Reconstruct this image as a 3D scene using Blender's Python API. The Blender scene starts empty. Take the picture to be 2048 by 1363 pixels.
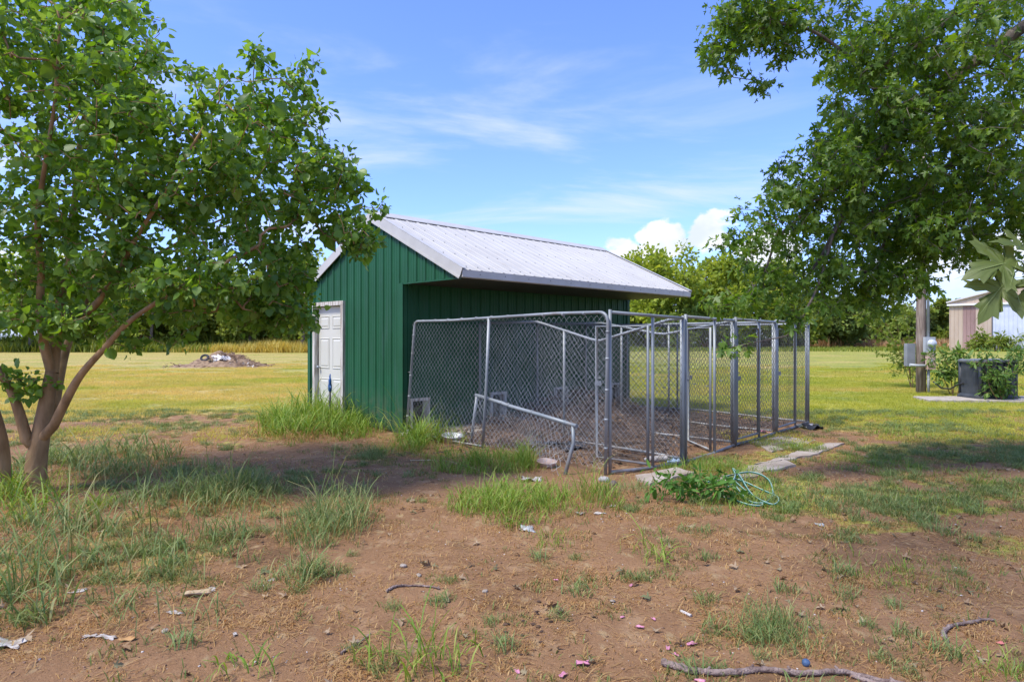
import bpy, math, random
import numpy as np
from mathutils import Vector, Matrix

random.seed(7)
RNG = np.random.default_rng(11)
S = bpy.context.scene
C = S.collection

# ------------------------------------------------------------------ camera
F, CX, HY, EYE = 1320.0, 1024.0, 678.0, 1.525      # focal length and horizon of the 2048 px photograph
cd = bpy.data.cameras.new('camera')
cam = bpy.data.objects.new('camera', cd); C.objects.link(cam)
cam.location = (0, 0, EYE); cam.rotation_euler = (math.radians(90), 0, 0)
cd.sensor_width = 36; cd.lens = 36 * F / 2048; cd.shift_y = -3.5 / 2048
cd.clip_start = 0.05; cd.clip_end = 6000
S.camera = cam

# ------------------------------------------------------------------ sky, sun, exposure
SUN_EL, SUN_AZ = 58.0, -122.0         # azimuth clockwise from +Y (the view direction)
el, az = math.radians(SUN_EL), math.radians(SUN_AZ)
SUN_DIR = Vector((math.sin(az) * math.cos(el), math.cos(az) * math.cos(el), math.sin(el)))
sd = bpy.data.lights.new('sun', 'SUN'); sd.energy = 2.4; sd.angle = math.radians(12.0); sd.color = (1.0, 0.945, 0.85)
sun = bpy.data.objects.new('sun', sd); C.objects.link(sun)
sun.rotation_euler = SUN_DIR.to_track_quat('Z', 'Y').to_euler()
sun.location = SUN_DIR * 50

w = bpy.data.worlds.new('World'); S.world = w; w.use_nodes = True
def build_world():
    nt = w.node_tree; n = nt.nodes; n.clear(); L = nt.links.new
    def N(t, **k):
        o = n.new(t)
        for a, b in k.items(): setattr(o, a, b)
        return o
    def M(op, a, b=None, c=None, clamp=False):
        o = N('ShaderNodeMath', operation=op, use_clamp=clamp)
        for i, v in enumerate((a, b, c)):
            if v is None: continue
            if hasattr(v, 'is_linked'): L(v, o.inputs[i])
            else: o.inputs[i].default_value = v
        return o.outputs[0]
    def MR(v, a, b, c=0., d=1.):
        o = N('ShaderNodeMapRange', interpolation_type='SMOOTHSTEP')
        L(v, o.inputs[0])
        for i, q in enumerate((a, b, c, d)): o.inputs[i + 1].default_value = q
        return o.outputs[0]
    out = N('ShaderNodeOutputWorld'); bg = N('ShaderNodeBackground'); bg.inputs[1].default_value = 0.15
    L(bg.outputs[0], out.inputs[0])
    sky = N('ShaderNodeTexSky', sky_type='NISHITA', sun_disc=False)
    sky.sun_elevation = el; sky.sun_rotation = az; sky.altitude = 0
    sky.air_density = 1.0; sky.dust_density = 0.6; sky.ozone_density = 2.5
    tc = N('ShaderNodeTexCoord'); sx = N('ShaderNodeSeparateXYZ'); L(tc.outputs['Generated'], sx.inputs[0])
    X, Y, Z = sx.outputs
    tint = N('ShaderNodeMix', data_type='RGBA', blend_type='MULTIPLY'); tint.inputs[0].default_value = 1
    L(sky.outputs[0], tint.inputs[6]); tint.inputs[7].default_value = (0.60, 0.69, 1.12, 1)
    # high thin cirrus: noise on a flat layer far above
    zz = M('MAXIMUM', Z, 0.02); zz = M('ADD', zz, 0.12)
    u = M('DIVIDE', X, zz); v = M('DIVIDE', Y, zz)
    cb = N('ShaderNodeCombineXYZ'); L(u, cb.inputs[0]); L(v, cb.inputs[1])
    mp = N('ShaderNodeMapping'); L(cb.outputs[0], mp.inputs[0])
    mp.inputs['Rotation'].default_value = (0, 0, math.radians(-20)); mp.inputs['Scale'].default_value = (0.7, 1.5, 1)
    mp.inputs['Location'].default_value = (5.3, 0.9, 0)
    n1 = N('ShaderNodeTexNoise'); n1.inputs['Scale'].default_value = 1.1; n1.inputs['Detail'].default_value = 8
    n1.inputs['Roughness'].default_value = 0.58; n1.inputs['Distortion'].default_value = 0.5
    L(mp.outputs[0], n1.inputs['Vector'])
    cir = MR(n1.outputs[0], 0.43, 0.76, 0, 0.75)
    # low cumulus standing round the horizon
    at2 = N('ShaderNodeMapping'); L(tc.outputs['Generated'], at2.inputs[0])
    at2.inputs['Scale'].default_value = (1, 1, 1.5); at2.inputs['Location'].default_value = (0.0, 0.0, 0.0)
    big = N('ShaderNodeTexNoise'); big.inputs['Scale'].default_value = 4.2; big.inputs['Detail'].default_value = 2
    L(at2.outputs[0], big.inputs['Vector'])
    fine = N('ShaderNodeTexNoise'); fine.inputs['Scale'].default_value = 16; fine.inputs['Detail'].default_value = 7
    fine.inputs['Roughness'].default_value = 0.55
    L(at2.outputs[0], fine.inputs['Vector'])
    nd = N('ShaderNodeVectorMath', operation='NORMALIZE'); L(tc.outputs['Generated'], nd.inputs[0])
    bumps = None                       # cloud heaps: (azimuth, elevation, half width, half height) in degrees, all round
    heaps = [(9.5, 7.1, 2.0, 1.5), (12.9, 8.1, 2.4, 2.2), (16.7, 8.6, 2.2, 2.1), (21, 7.2, 3, 1.7), (34, 5.0, 6, 2.0), (41, 6.5, 5, 2.4), (-38, 4.5, 8, 1.8),
             (75, 6, 9, 3), (110, 7, 8, 3), (150, 6, 10, 3), (-170, 6, 9, 3), (-130, 7, 10, 3), (-90, 6, 9, 3), (-62, 5, 7, 2)]
    azn = M('ARCTAN2', X, Y); eln = M('ARCSINE', Z)
    wob = M('MULTIPLY', M('SUBTRACT', fine.outputs[0], 0.5), 1.7)
    for a, e, wa, we in heaps:
        r = math.radians
        d1 = M('SUBTRACT', azn, r(a)); d1 = M('DIVIDE', d1, r(wa)); d2 = M('SUBTRACT', eln, r(e)); d2 = M('DIVIDE', d2, r(we))
        q = M('SUBTRACT', 1.0, M('ADD', M('MULTIPLY', d1, d1), M('MULTIPLY', d2, d2)))
        bumps = q if bumps is None else M('MAXIMUM', bumps, q)
    bumps = M('MAXIMUM', bumps, -1.5)
    cumf = M('ADD', bumps, M('MULTIPLY', wob, 2.3))
    cum = MR(cumf, 0.0, 0.42, 0, 0.96)
    lowf = MR(Z, 0.05, 0.12, 0.35, 1.0)
    cum = M('MULTIPLY', cum, lowf)
    sh = N('ShaderNodeTexNoise'); sh.inputs['Scale'].default_value = 13; sh.inputs['Detail'].default_value = 5
    m3 = N('ShaderNodeMapping'); L(at2.outputs[0], m3.inputs[0]); m3.inputs['Location'].default_value = (0.02, 0, -0.03)
    L(m3.outputs[0], sh.inputs['Vector'])
    cr = N('ShaderNodeMix', data_type='RGBA'); L(MR(sh.outputs[0], 0.32, 0.6), cr.inputs[0])
    cr.inputs[6].default_value = (2.75, 3.0, 3.45, 1); cr.inputs[7].default_value = (3.65, 3.68, 3.75, 1)
    mixa = N('ShaderNodeMix', data_type='RGBA'); L(cir, mixa.inputs[0]); L(tint.outputs[2], mixa.inputs[6]); mixa.inputs[7].default_value = (2.9, 3.15, 3.75, 1)
    hz = MR(Z, 0.0, 0.16, 0.5, 0.0)      # pale air low down
    mixh = N('ShaderNodeMix', data_type='RGBA'); L(hz, mixh.inputs[0]); L(mixa.outputs[2], mixh.inputs[6]); mixh.inputs[7].default_value = (2.15, 2.6, 3.7, 1)
    mixb = N('ShaderNodeMix', data_type='RGBA'); L(cum, mixb.inputs[0]); L(mixh.outputs[2], mixb.inputs[6]); L(cr.outputs[2], mixb.inputs[7])
    L(mixb.outputs[2], bg.inputs[0])
build_world()
S.view_settings.view_transform = 'Standard'; S.view_settings.look = 'None'
S.view_settings.exposure = 1.05; S.view_settings.gamma = 1.0; S.view_settings.use_curve_mapping = False
S.cycles.max_bounces = 8; S.cycles.transparent_max_bounces = 8
S.cycles.use_denoising = True

# ------------------------------------------------------------------ helpers
def G(px, py):                              # photograph pixel -> point on the level ground
    y = F * EYE / (py - HY); return Vector(((px - CX) / F * y, y, 0))
def P(px, py, y):                           # photograph pixel at a known distance
    return Vector(((px - CX) / F * y, y, EYE + (HY - py) / F * y))

_T = {}
def vnoise(x, y, seed=0):
    if seed not in _T: _T[seed] = np.random.default_rng(1000 + seed).random((256, 256))
    t = _T[seed]; x = np.asarray(x, float); y = np.asarray(y, float)
    xi = np.floor(x).astype(int); yi = np.floor(y).astype(int); fx = x - xi; fy = y - yi
    fx = fx * fx * (3 - 2 * fx); fy = fy * fy * (3 - 2 * fy)
    a = t[xi & 255, yi & 255]; b = t[(xi + 1) & 255, yi & 255]; c = t[xi & 255, (yi + 1) & 255]; d = t[(xi + 1) & 255, (yi + 1) & 255]
    return (a * (1 - fx) + b * fx) * (1 - fy) + (c * (1 - fx) + d * fx) * fy
def sstep(a, b, x):
    t = np.clip((np.asarray(x, float) - a) / (b - a), 0, 1); return t * t * (3 - 2 * t)
def H(x, y):                                # ground height
    x = np.asarray(x, float); y = np.asarray(y, float)
    near = 1 - sstep(14, 26, np.hypot(x, y - 4))
    h = (vnoise(x * .6, y * .6, 1) - .5) * .05 + (vnoise(x * 2.3, y * 2.3, 2) - .5) * .028 + (vnoise(x * 7, y * 7, 3) - .5) * .016 + (vnoise(x * 19, y * 19, 4) - .5) * .009
    return h * near
def h1(x, y): return float(H(x, y))
def GH(px, py):
    g = G(px, py); g.z = h1(g.x, g.y); return g

def tag(o, label=None, cat=None, group=None, kind=None):
    if label: o['label'] = label
    if cat: o['category'] = cat
    if group: o['group'] = group
    if kind: o['kind'] = kind
    return o
def empty(name, loc=(0, 0, 0), rz=0.0, parent=None):
    o = bpy.data.objects.new(name, None); C.objects.link(o); o.location = loc; o.rotation_euler = (0, 0, rz); o.empty_display_size = .2
    if parent: o.parent = parent
    return o
def link_mesh(name, me, mat, parent=None, loc=None):
    if mat is not None and not me.materials: me.materials.append(mat)
    o = bpy.data.objects.new(name, me); C.objects.link(o)
    if parent: o.parent = parent
    if loc is not None: o.location = loc
    return o

class MB:                                    # collects geometry for one mesh
    def __init__(s): s.v = []; s.f = []; s.sm = []
    def add(s, vs, fs, smooth=False):
        b = len(s.v); s.v += [tuple(q) for q in vs]; s.f += [tuple(i + b for i in q) for q in fs]; s.sm += [smooth] * len(fs); return s
    def box(s, a, b):
        (x0, y0, z0), (x1, y1, z1) = a, b
        return s.add([(x0, y0, z0), (x1, y0, z0), (x1, y1, z0), (x0, y1, z0), (x0, y0, z1), (x1, y0, z1), (x1, y1, z1), (x0, y1, z1)],
                     [(0, 3, 2, 1), (4, 5, 6, 7), (0, 1, 5, 4), (1, 2, 6, 5), (2, 3, 7, 6), (3, 0, 4, 7)])
    def obox(s, p0, p1, wid, hei, up=(0, 0, 1)):      # a bar from p0 to p1
        p0 = Vector(p0); p1 = Vector(p1); d = (p1 - p0).normalized(); up = Vector(up)
        a = d.cross(up)
        if a.length < 1e-4: a = d.cross(Vector((1, 0, 0)))
        a.normalize(); b = a.cross(d); a *= wid / 2; b *= hei / 2
        vs = [p0 - a - b, p0 + a - b, p0 + a + b, p0 - a + b, p1 - a - b, p1 + a - b, p1 + a + b, p1 - a + b]
        return s.add(vs, [(0, 1, 2, 3), (7, 6, 5, 4), (0, 4, 5, 1), (1, 5, 6, 2), (2, 6, 7, 3), (3, 7, 4, 0)])
    def tube(s, pts, r, n=8, cap=True):
        pts = [Vector(p) for p in pts]; k = len(pts)
        rs = [r] * k if not hasattr(r, '__len__') else list(r)
        t = [(pts[min(i + 1, k - 1)] - pts[max(i - 1, 0)]).normalized() for i in range(k)]
        a = t[0].orthogonal().normalized(); vs = []
        for i in range(k):
            a = a - t[i] * a.dot(t[i])
            if a.length < 1e-5: a = t[i].orthogonal()
            a.normalize(); b = t[i].cross(a)
            for j in range(n):
                q = 2 * math.pi * j / n; vs.append(pts[i] + (a * math.cos(q) + b * math.sin(q)) * rs[i])
        fs = [(i * n + j, i * n + (j + 1) % n, (i + 1) * n + (j + 1) % n, (i + 1) * n + j) for i in range(k - 1) for j in range(n)]
        s.add(vs, fs, True)
        if cap:
            b0 = len(s.v) - k * n
            s.f += [tuple(b0 + j for j in reversed(range(n))), tuple(b0 + (k - 1) * n + j for j in range(n))]; s.sm += [False, False]
        return s
    def lathe(s, prof, n=20, c=(0, 0, 0), ax=None):    # profile of (radius, height) about +Z or the axis ax
        c = Vector(c); q = Vector(ax).to_track_quat('Z', 'Y') if ax else None
        vs = []
        for r, z in prof:
            for j in range(n):
                t = 2 * math.pi * j / n; p = Vector((r * math.cos(t), r * math.sin(t), z))
                vs.append(c + (q @ p if q else p))
        fs = [(i * n + j, i * n + (j + 1) % n, (i + 1) * n + (j + 1) % n, (i + 1) * n + j) for i in range(len(prof) - 1) for j in range(n)]
        return s.add(vs, fs, True)
    def mesh(s, name='m'):
        me = bpy.data.meshes.new(name); me.from_pydata(s.v, [], s.f); me.polygons.foreach_set('use_smooth', s.sm); me.update(); return me
    def build(s, name, mat, parent=None, loc=None): return link_mesh(name, s.mesh(name), mat, parent, loc)

def np_mesh(name, v, tris, smooth=False):     # big triangle meshes
    me = bpy.data.meshes.new(name); nv, nf = len(v), len(tris)
    me.vertices.add(nv); me.vertices.foreach_set('co', np.ascontiguousarray(v, np.float32).ravel())
    me.loops.add(nf * 3); me.loops.foreach_set('vertex_index', np.ascontiguousarray(tris, np.int32).ravel())
    me.polygons.add(nf); me.polygons.foreach_set('loop_start', np.arange(0, nf * 3, 3, dtype=np.int32))
    if smooth: me.polygons.foreach_set('use_smooth', np.ones(nf, bool))
    me.update(calc_edges=True); return me
def rot_frames(d, nrm):                       # unit frames (N,3,3): columns = side, along d, normal
    d = d / np.linalg.norm(d, axis=1, keepdims=True)
    s = np.cross(d, nrm); s /= np.linalg.norm(s, axis=1, keepdims=True) + 1e-9
    n = np.cross(s, d); return np.stack([s, d, n], axis=2)
def place(tv, tt, pos, fr, sc):               # copies of a small template in one mesh
    n = len(pos); k = len(tv)
    v = np.einsum('nij,kj->nki', fr, tv) * np.asarray(sc).reshape(n, 1, -1) + pos[:, None, :]
    t = tt[None] + (np.arange(n) * k)[:, None, None]
    return v.reshape(-1, 3), t.reshape(-1, 3)
def merge(parts):
    vs, ts, b = [], [], 0
    for v, t in parts: vs.append(v); ts.append(t + b); b += len(v)
    return np.concatenate(vs), np.concatenate(ts)

# ------------------------------------------------------------------ materials
def pmat(name, c1, c2=None, scale=6, rough=.6, metal=0.0, bump=0.0, bscale=40, detail=6, spec=.4, stretch=None, lo=.35, hi=.65):
    m = bpy.data.materials.new(name); m.use_nodes = True; nt = m.node_tree; n = nt.nodes; L = nt.links.new
    b = n['Principled BSDF']; b.inputs['Roughness'].default_value = rough; b.inputs['Metallic'].default_value = metal
    b.inputs['Specular IOR Level'].default_value = spec
    tc = n.new('ShaderNodeTexCoord'); vec = tc.outputs['Object']
    if stretch:
        mp = n.new('ShaderNodeMapping'); L(vec, mp.inputs[0]); mp.inputs['Scale'].default_value = stretch; vec = mp.outputs[0]
    if c2 is None: b.inputs['Base Color'].default_value = (*c1, 1)
    else:
        t = n.new('ShaderNodeTexNoise'); t.inputs['Scale'].default_value = scale; t.inputs['Detail'].default_value = detail; L(vec, t.inputs['Vector'])
        r = n.new('ShaderNodeValToRGB'); L(t.outputs[0], r.inputs[0])
        r.color_ramp.elements[0].position = lo; r.color_ramp.elements[0].color = (*c1, 1); r.color_ramp.elements[1].position = hi; r.color_ramp.elements[1].color = (*c2, 1)
        L(r.outputs[0], b.inputs['Base Color'])
    if bump:
        t2 = n.new('ShaderNodeTexNoise'); t2.inputs['Scale'].default_value = bscale; t2.inputs['Detail'].default_value = 5; L(vec, t2.inputs['Vector'])
        bp = n.new('ShaderNodeBump'); bp.inputs['Strength'].default_value = bump; bp.inputs['Distance'].default_value = .02; L(t2.outputs[0], bp.inputs['Height']); L(bp.outputs[0], b.inputs['Normal'])
    return m
def leafmat(name, cols, trans=.35, rough=.5, spec=.35, field=None):   # cols: ramp over the leaves
    m = bpy.data.materials.new(name); m.use_nodes = True; nt = m.node_tree; n = nt.nodes; L = nt.links.new
    b = n['Principled BSDF']; b.inputs['Roughness'].default_value = rough; b.inputs['Specular IOR Level'].default_value = spec
    g = n.new('ShaderNodeNewGeometry'); r = n.new('ShaderNodeValToRGB'); L(g.outputs['Random Per Island'], r.inputs[0])
    e = r.color_ramp.elements
    while len(e) < len(cols): e.new(.5)
    for i, c in enumerate(cols): e[i].position = i / (len(cols) - 1); e[i].color = (*c, 1)
    col = r.outputs[0]
    if field:
        col = field(n, L, g.outputs['Position'], col)
    L(col, b.inputs['Base Color'])
    tr = n.new('ShaderNodeBsdfTranslucent'); hs = n.new('ShaderNodeHueSaturation'); hs.inputs['Hue'].default_value = .485; hs.inputs['Saturation'].default_value = 1.1; hs.inputs['Value'].default_value = 1.5
    L(col, hs.inputs['Color']); L(hs.outputs[0], tr.inputs[0])
    mx = n.new('ShaderNodeMixShader'); mx.inputs[0].default_value = trans
    L(b.outputs[0], mx.inputs[1]); L(tr.outputs[0], mx.inputs[2]); L(mx.outputs[0], n['Material Output'].inputs[0])
    return m
def lin(r, g, b): return tuple(((c / 255 + .055) / 1.055) ** 2.4 if c > 10 else c / 255 / 12.92 for c in (r, g, b))

def mixc(n, L, fac, a, b):
    o = n.new('ShaderNodeMix'); o.data_type = 'RGBA'
    for s, v in ((0, fac), (6, a), (7, b)):
        if hasattr(v, 'is_linked'): L(v, o.inputs[s])
        else: o.inputs[s].default_value = v if not isinstance(v, tuple) else (*v, 1)
    return o.outputs[2]
def noise_fac(n, L, vec, scale, a, b, detail=5, loc=(0, 0, 0), st=(1, 1, 1), rough=.55):
    mp = n.new('ShaderNodeMapping'); L(vec, mp.inputs[0]); mp.inputs['Location'].default_value = loc; mp.inputs['Scale'].default_value = st
    t = n.new('ShaderNodeTexNoise'); t.inputs['Scale'].default_value = scale; t.inputs['Detail'].default_value = detail; t.inputs['Roughness'].default_value = rough; L(mp.outputs[0], t.inputs['Vector'])
    r = n.new('ShaderNodeMapRange'); r.interpolation_type = 'SMOOTHSTEP'; r.inputs[1].default_value = a; r.inputs[2].default_value = b; L(t.outputs[0], r.inputs[0])
    return r.outputs[0]
STRAW, GREENL, LIME = (.62, .45, .16), (.25, .30, .045), (.44, .43, .07)
def field_colour(n, L, pos, base=None):      # how the mown field changes from place to place
    sep = n.new('ShaderNodeSeparateXYZ'); L(pos, sep.inputs[0])
    side = n.new('ShaderNodeMapRange'); side.interpolation_type = 'SMOOTHSTEP'; L(sep.outputs[0], side.inputs[0]); side.inputs[1].default_value = -2; side.inputs[2].default_value = 5
    green = mixc(n, L, noise_fac(n, L, pos, .5, .3, .7, 4), GREENL, LIME)
    dryl = noise_fac(n, L, pos, .3, .28, .66, 7, (5, 2, 0), (.7, 1.1, 1), .65); dryr = noise_fac(n, L, pos, .25, .44, .75, 6, (1, 7, 0), (.6, 1.4, 1))
    dry = n.new('ShaderNodeMix'); dry.data_type = 'FLOAT'; L(side.outputs[0], dry.inputs[0]); L(dryl, dry.inputs[2]); L(dryr, dry.inputs[3])
    fld = mixc(n, L, dry.outputs[0], green, STRAW)
    return fld if base is None else mixc(n, L, .72, base, fld)
def weathered(name, c1, c2, rough, spec, metal, streak, dirt, zlo, zhi, amount):
    """painted sheet metal: faded streaks down the sheet, soil splashed on its foot, slight waviness"""
    m = pmat(name, c1, c2, 1.2, rough, metal, .12, 2.2, spec=spec); nt = m.node_tree; n = nt.nodes; L = nt.links.new; b = n['Principled BSDF']
    old = b.inputs['Base Color'].links[0].from_socket; tc = n.new('ShaderNodeTexCoord'); o = tc.outputs['Object']
    c = mixc(n, L, noise_fac(n, L, o, 7, .52, .8, 6, (0, 0, 0), streak), old, dirt[0])
    sp = n.new('ShaderNodeSeparateXYZ'); L(o, sp.inputs[0]); r = n.new('ShaderNodeMapRange'); L(sp.outputs[2], r.inputs[0]); r.inputs[1].default_value = zhi; r.inputs[2].default_value = zlo
    a = n.new('ShaderNodeMath'); a.operation = 'MULTIPLY'; L(r.outputs[0], a.inputs[0]); L(noise_fac(n, L, o, 9, .3, .7, 7), a.inputs[1]); a2 = n.new('ShaderNodeMath'); a2.operation = 'MULTIPLY'; L(a.outputs[0], a2.inputs[0]); a2.inputs[1].default_value = amount
    L(mixc(n, L, a2.outputs[0], c, dirt[1]), b.inputs['Base Color']); return m
M_green = weathered('green_painted_steel', (.010, .078, .030), (.014, .100, .040), .5, .25, 0, (1, 1, .12), ((.03, .10, .06), (.16, .12, .08)), .02, .75, .6)
M_roof = weathered('weathered_galvalume', (.46, .445, .405), (.52, .505, .46), .5, .35, .0, (1.6, .15, .3), ((.40, .385, .35), (.36, .33, .28)), 2.4, 3.2, .25)
M_trim = pmat('pale_trim_metal', (.50, .485, .44), (.56, .545, .50), 4, .45, .1)
M_fascia = pmat('grey_fascia_paint', (.58, .56, .51), (.66, .64, .59), 3, .6)
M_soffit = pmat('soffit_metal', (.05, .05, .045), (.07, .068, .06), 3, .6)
M_white = pmat('chalky_white_paint', (.72, .72, .69), (.79, .79, .76), 2, .5, bump=.05, bscale=60)
M_door = pmat('grey_white_door_paint', (.56, .55, .46), (.60, .59, .51), 2, .4)
M_jamb = pmat('weathered_white_wood', (.36, .31, .25), (.62, .59, .52), 5, .8, bump=.25, bscale=30, stretch=(6, 6, .5), lo=.4, hi=.55)
M_dark = pmat('dark_steel', (.02, .02, .022), (.04, .04, .042), 8, .5)
M_pipe = weathered('galvanised_pipe', (.20, .225, .23), (.35, .375, .38), .48, .4, .2, (1, 1, .5), ((.26, .25, .23), (.20, .14, .09)), .0, .5, .8)
M_wire_shade = pmat('shade_toned_wire', (.10, .10, .095), (.19, .19, .18), 5, .6, .2)  # galvanised wire with its shaded side painted in as a darker grey
M_wire = pmat('galvanised_wire', (.34, .36, .36), (.58, .60, .59), 5, .45, .4)
M_conc = pmat('rough_concrete', (.33, .28, .22), (.5, .44, .36), 5, .9, bump=.5, bscale=50)
M_slab = pmat('dusty_concrete', (.30, .235, .17), (.46, .40, .33), 2.2, .9, bump=.5, bscale=40)

# ------------------------------------------------------------------ shed frame of reference
SC, SR = Vector((-1.75, 10.6, 0)), math.radians(45)
EU, EV = Vector((math.cos(SR), math.sin(SR), 0)), Vector((-math.sin(SR), math.cos(SR), 0))
def W(u, v, z=0): return SC + EU * u + EV * v + Vector((0, 0, z))
def UV(x, y):
    dx = np.asarray(x) - SC.x; dy = np.asarray(y) - SC.y
    return dx * EU.x + dy * EU.y, dx * EV.x + dy * EV.y
LEN, RV, RZ, EZ, VE, VL = 6.2, .85, 3.66, 2.54, -1.48, 3.18      # length, ridge, eaves

# ------------------------------------------------------------------ ground
def cover(x, y):                              # 1 = mown grass, 0 = bare dirt
    x = np.asarray(x, float); y = np.asarray(y, float)
    nz = vnoise(x * .7, y * .7, 11) * .6 + vnoise(x * 2.1, y * 2.1, 12) * .4
    lawn = sstep(11.2, 13.6, y + (nz - .5) * 4.5 + sstep(3, 6, x) * 1.6)
    patch = sstep(.50, .66, vnoise(x * 1.1, y * 1.1, 13) * .6 + vnoise(x * 3.2, y * 3.2, 14) * .4)
    right = sstep(1.0, 2.6, x) * sstep(3.0, 5.0, y) * .85 * sstep(.42, .60, vnoise(x * 1.3, y * 1.3, 13) * .55 + vnoise(x * 3.6, y * 3.6, 14) * .45)
    left = sstep(-.6, -2.0, x) * sstep(2.6, 4.5, y) * .62 * sstep(.45, .62, vnoise(x * 1.3, y * 1.3, 13) * .55 + vnoise(x * 3.6, y * 3.6, 14) * .45) if True else 0
    c = np.maximum(lawn, np.maximum(right, left))
    u, v = UV(x, y)
    inside = sstep(-.5, .1, u) * sstep(6.6, 6.1, u) * sstep(-4.4, -4.0, v) * sstep(3.5, 3.1, v)
    return c * (1 - inside)
def grid_axis(lo, hi, d, far, n):
    core = np.arange(lo, hi + d / 2, d); g = np.geomspace(d, far, n)
    return np.concatenate([lo - np.cumsum(g)[::-1], core, hi + np.cumsum(g)])
def build_ground():
    xs = grid_axis(-7.5, 8, .05, 450, 46); ys = grid_axis(1.2, 14, .05, 450, 46)
    X, Y = np.meshgrid(xs, ys); nx, ny = len(xs), len(ys)
    v = np.stack([X, Y, H(X, Y)], 2).reshape(-1, 3)
    i = (np.arange(ny - 1)[:, None] * nx + np.arange(nx - 1)[None]).ravel()
    t = np.concatenate([np.stack([i, i + 1, i + nx + 1], 1), np.stack([i, i + nx + 1, i + nx], 1)])
    me = np_mesh('ground', v, t, True)
    a = me.attributes.new('cover', 'FLOAT', 'POINT'); a.data.foreach_set('value', cover(v[:, 0], v[:, 1]).astype(np.float32))
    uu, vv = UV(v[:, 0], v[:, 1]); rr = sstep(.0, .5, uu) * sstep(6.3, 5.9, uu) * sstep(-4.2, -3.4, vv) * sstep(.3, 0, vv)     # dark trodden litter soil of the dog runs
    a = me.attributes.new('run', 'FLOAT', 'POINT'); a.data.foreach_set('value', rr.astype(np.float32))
    m = bpy.data.materials.new('ground_soil_and_turf'); m.use_nodes = True; nt = m.node_tree; n = nt.nodes; L = nt.links.new
    b = n['Principled BSDF']; b.inputs['Roughness'].default_value = .95; b.inputs['Specular IOR Level'].default_value = .15
    g = n.new('ShaderNodeNewGeometry'); pos = g.outputs['Position']
    at = n.new('ShaderNodeAttribute'); at.attribute_name = 'cover'
    d1 = mixc(n, L, noise_fac(n, L, pos, 1.3, .3, .7, 6), (.195, .106, .05), (.325, .185, .093))
    d2 = mixc(n, L, noise_fac(n, L, pos, 26, .35, .7, 5), d1, (.265, .147, .072))
    d3 = mixc(n, L, noise_fac(n, L, pos, 95, .60, .72, 3), d2, (.38, .25, .14))
    d4 = mixc(n, L, noise_fac(n, L, pos, 70, .61, .70, 3, (9, 3, 1)), d3, (.13, .07, .042))
    d4 = mixc(n, L, noise_fac(n, L, pos, 3.3, .56, .7, 5, (4, 4, 0)), d4, (.34, .21, .112)); d4 = mixc(n, L, noise_fac(n, L, pos, .9, .54, .68, 6, (8, 1, 0)), d4, (.165, .094, .047)); d4 = mixc(n, L, noise_fac(n, L, pos, 12, .56, .72, 6, (2, 5, 0), (1, .5, 1)), d4, (.36, .25, .13))
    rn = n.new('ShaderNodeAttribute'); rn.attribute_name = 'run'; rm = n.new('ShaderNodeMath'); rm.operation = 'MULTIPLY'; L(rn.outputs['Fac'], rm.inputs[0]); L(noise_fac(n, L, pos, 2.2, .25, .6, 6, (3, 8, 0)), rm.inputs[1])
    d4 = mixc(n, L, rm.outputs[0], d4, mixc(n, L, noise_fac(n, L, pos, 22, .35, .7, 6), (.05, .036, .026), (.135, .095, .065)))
    turf = field_colour(n, L, pos)
    turf = mixc(n, L, noise_fac(n, L, pos, 9, .40, .7, 6, (0, 0, 0), (.6, 1.5, 1)), turf, (.10, .13, .03))
    cm = n.new('ShaderNodeMath'); cm.operation = 'MULTIPLY_ADD'; L(noise_fac(n, L, pos, 7, .3, .7), cm.inputs[0]); cm.inputs[1].default_value = .6; cm.inputs[2].default_value = -.3
    ca = n.new('ShaderNodeMath'); ca.operation = 'ADD'; ca.use_clamp = True; L(cm.outputs[0], ca.inputs[0]); L(at.outputs['Fac'], ca.inputs[1])
    cs = n.new('ShaderNodeMapRange'); cs.interpolation_type = 'SMOOTHSTEP'; L(ca.outputs[0], cs.inputs[0]); cs.inputs[1].default_value = .45; cs.inputs[2].default_value = 1.05
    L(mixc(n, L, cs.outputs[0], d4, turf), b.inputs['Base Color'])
    t1 = n.new('ShaderNodeTexNoise'); t1.inputs['Scale'].default_value = 28; t1.inputs['Detail'].default_value = 9; t1.inputs['Roughness'].default_value = .7; L(pos, t1.inputs['Vector'])
    bp = n.new('ShaderNodeBump'); bp.inputs['Strength'].default_value = .75; bp.inputs['Distance'].default_value = .03; L(t1.outputs[0], bp.inputs['Height']); L(bp.outputs[0], b.inputs['Normal'])
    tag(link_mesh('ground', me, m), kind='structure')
build_ground()

# ------------------------------------------------------------------ shed
def rib_profile(s0, s1, pitch=.2286, off=.1, hgt=.019):
    pts = [(s0, 0.)]
    k0 = int((s0 - off) / pitch) - 1
    for k in range(k0, int((s1 - off) / pitch) + 2):
        c = off + k * pitch
        for ds, d in ((-.030, 0), (-.015, hgt), (.015, hgt), (.030, 0), (.068, 0), (.075, .004), (.090, .004), (.097, 0), (.132, 0), (.139, .004), (.154, .004), (.161, 0)):
            if s0 + .002 < c + ds < s1 - .002: pts.append((c + ds, d))
    pts.append((s1, 0.)); return pts
def sheet(s0, s1, lo, hi, at, **k):           # ribbed metal: at(s, depth, t) with t running lo(s)..hi(s)
    m = MB(); pr = rib_profile(s0, s1, **k); vs = []
    for s, d in pr: vs += [at(s, d, lo(s)), at(s, d, hi(s))]
    m.add(vs, [(2 * i, 2 * i + 2, 2 * i + 3, 2 * i + 1) for i in range(len(pr) - 1)]); return m
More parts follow.
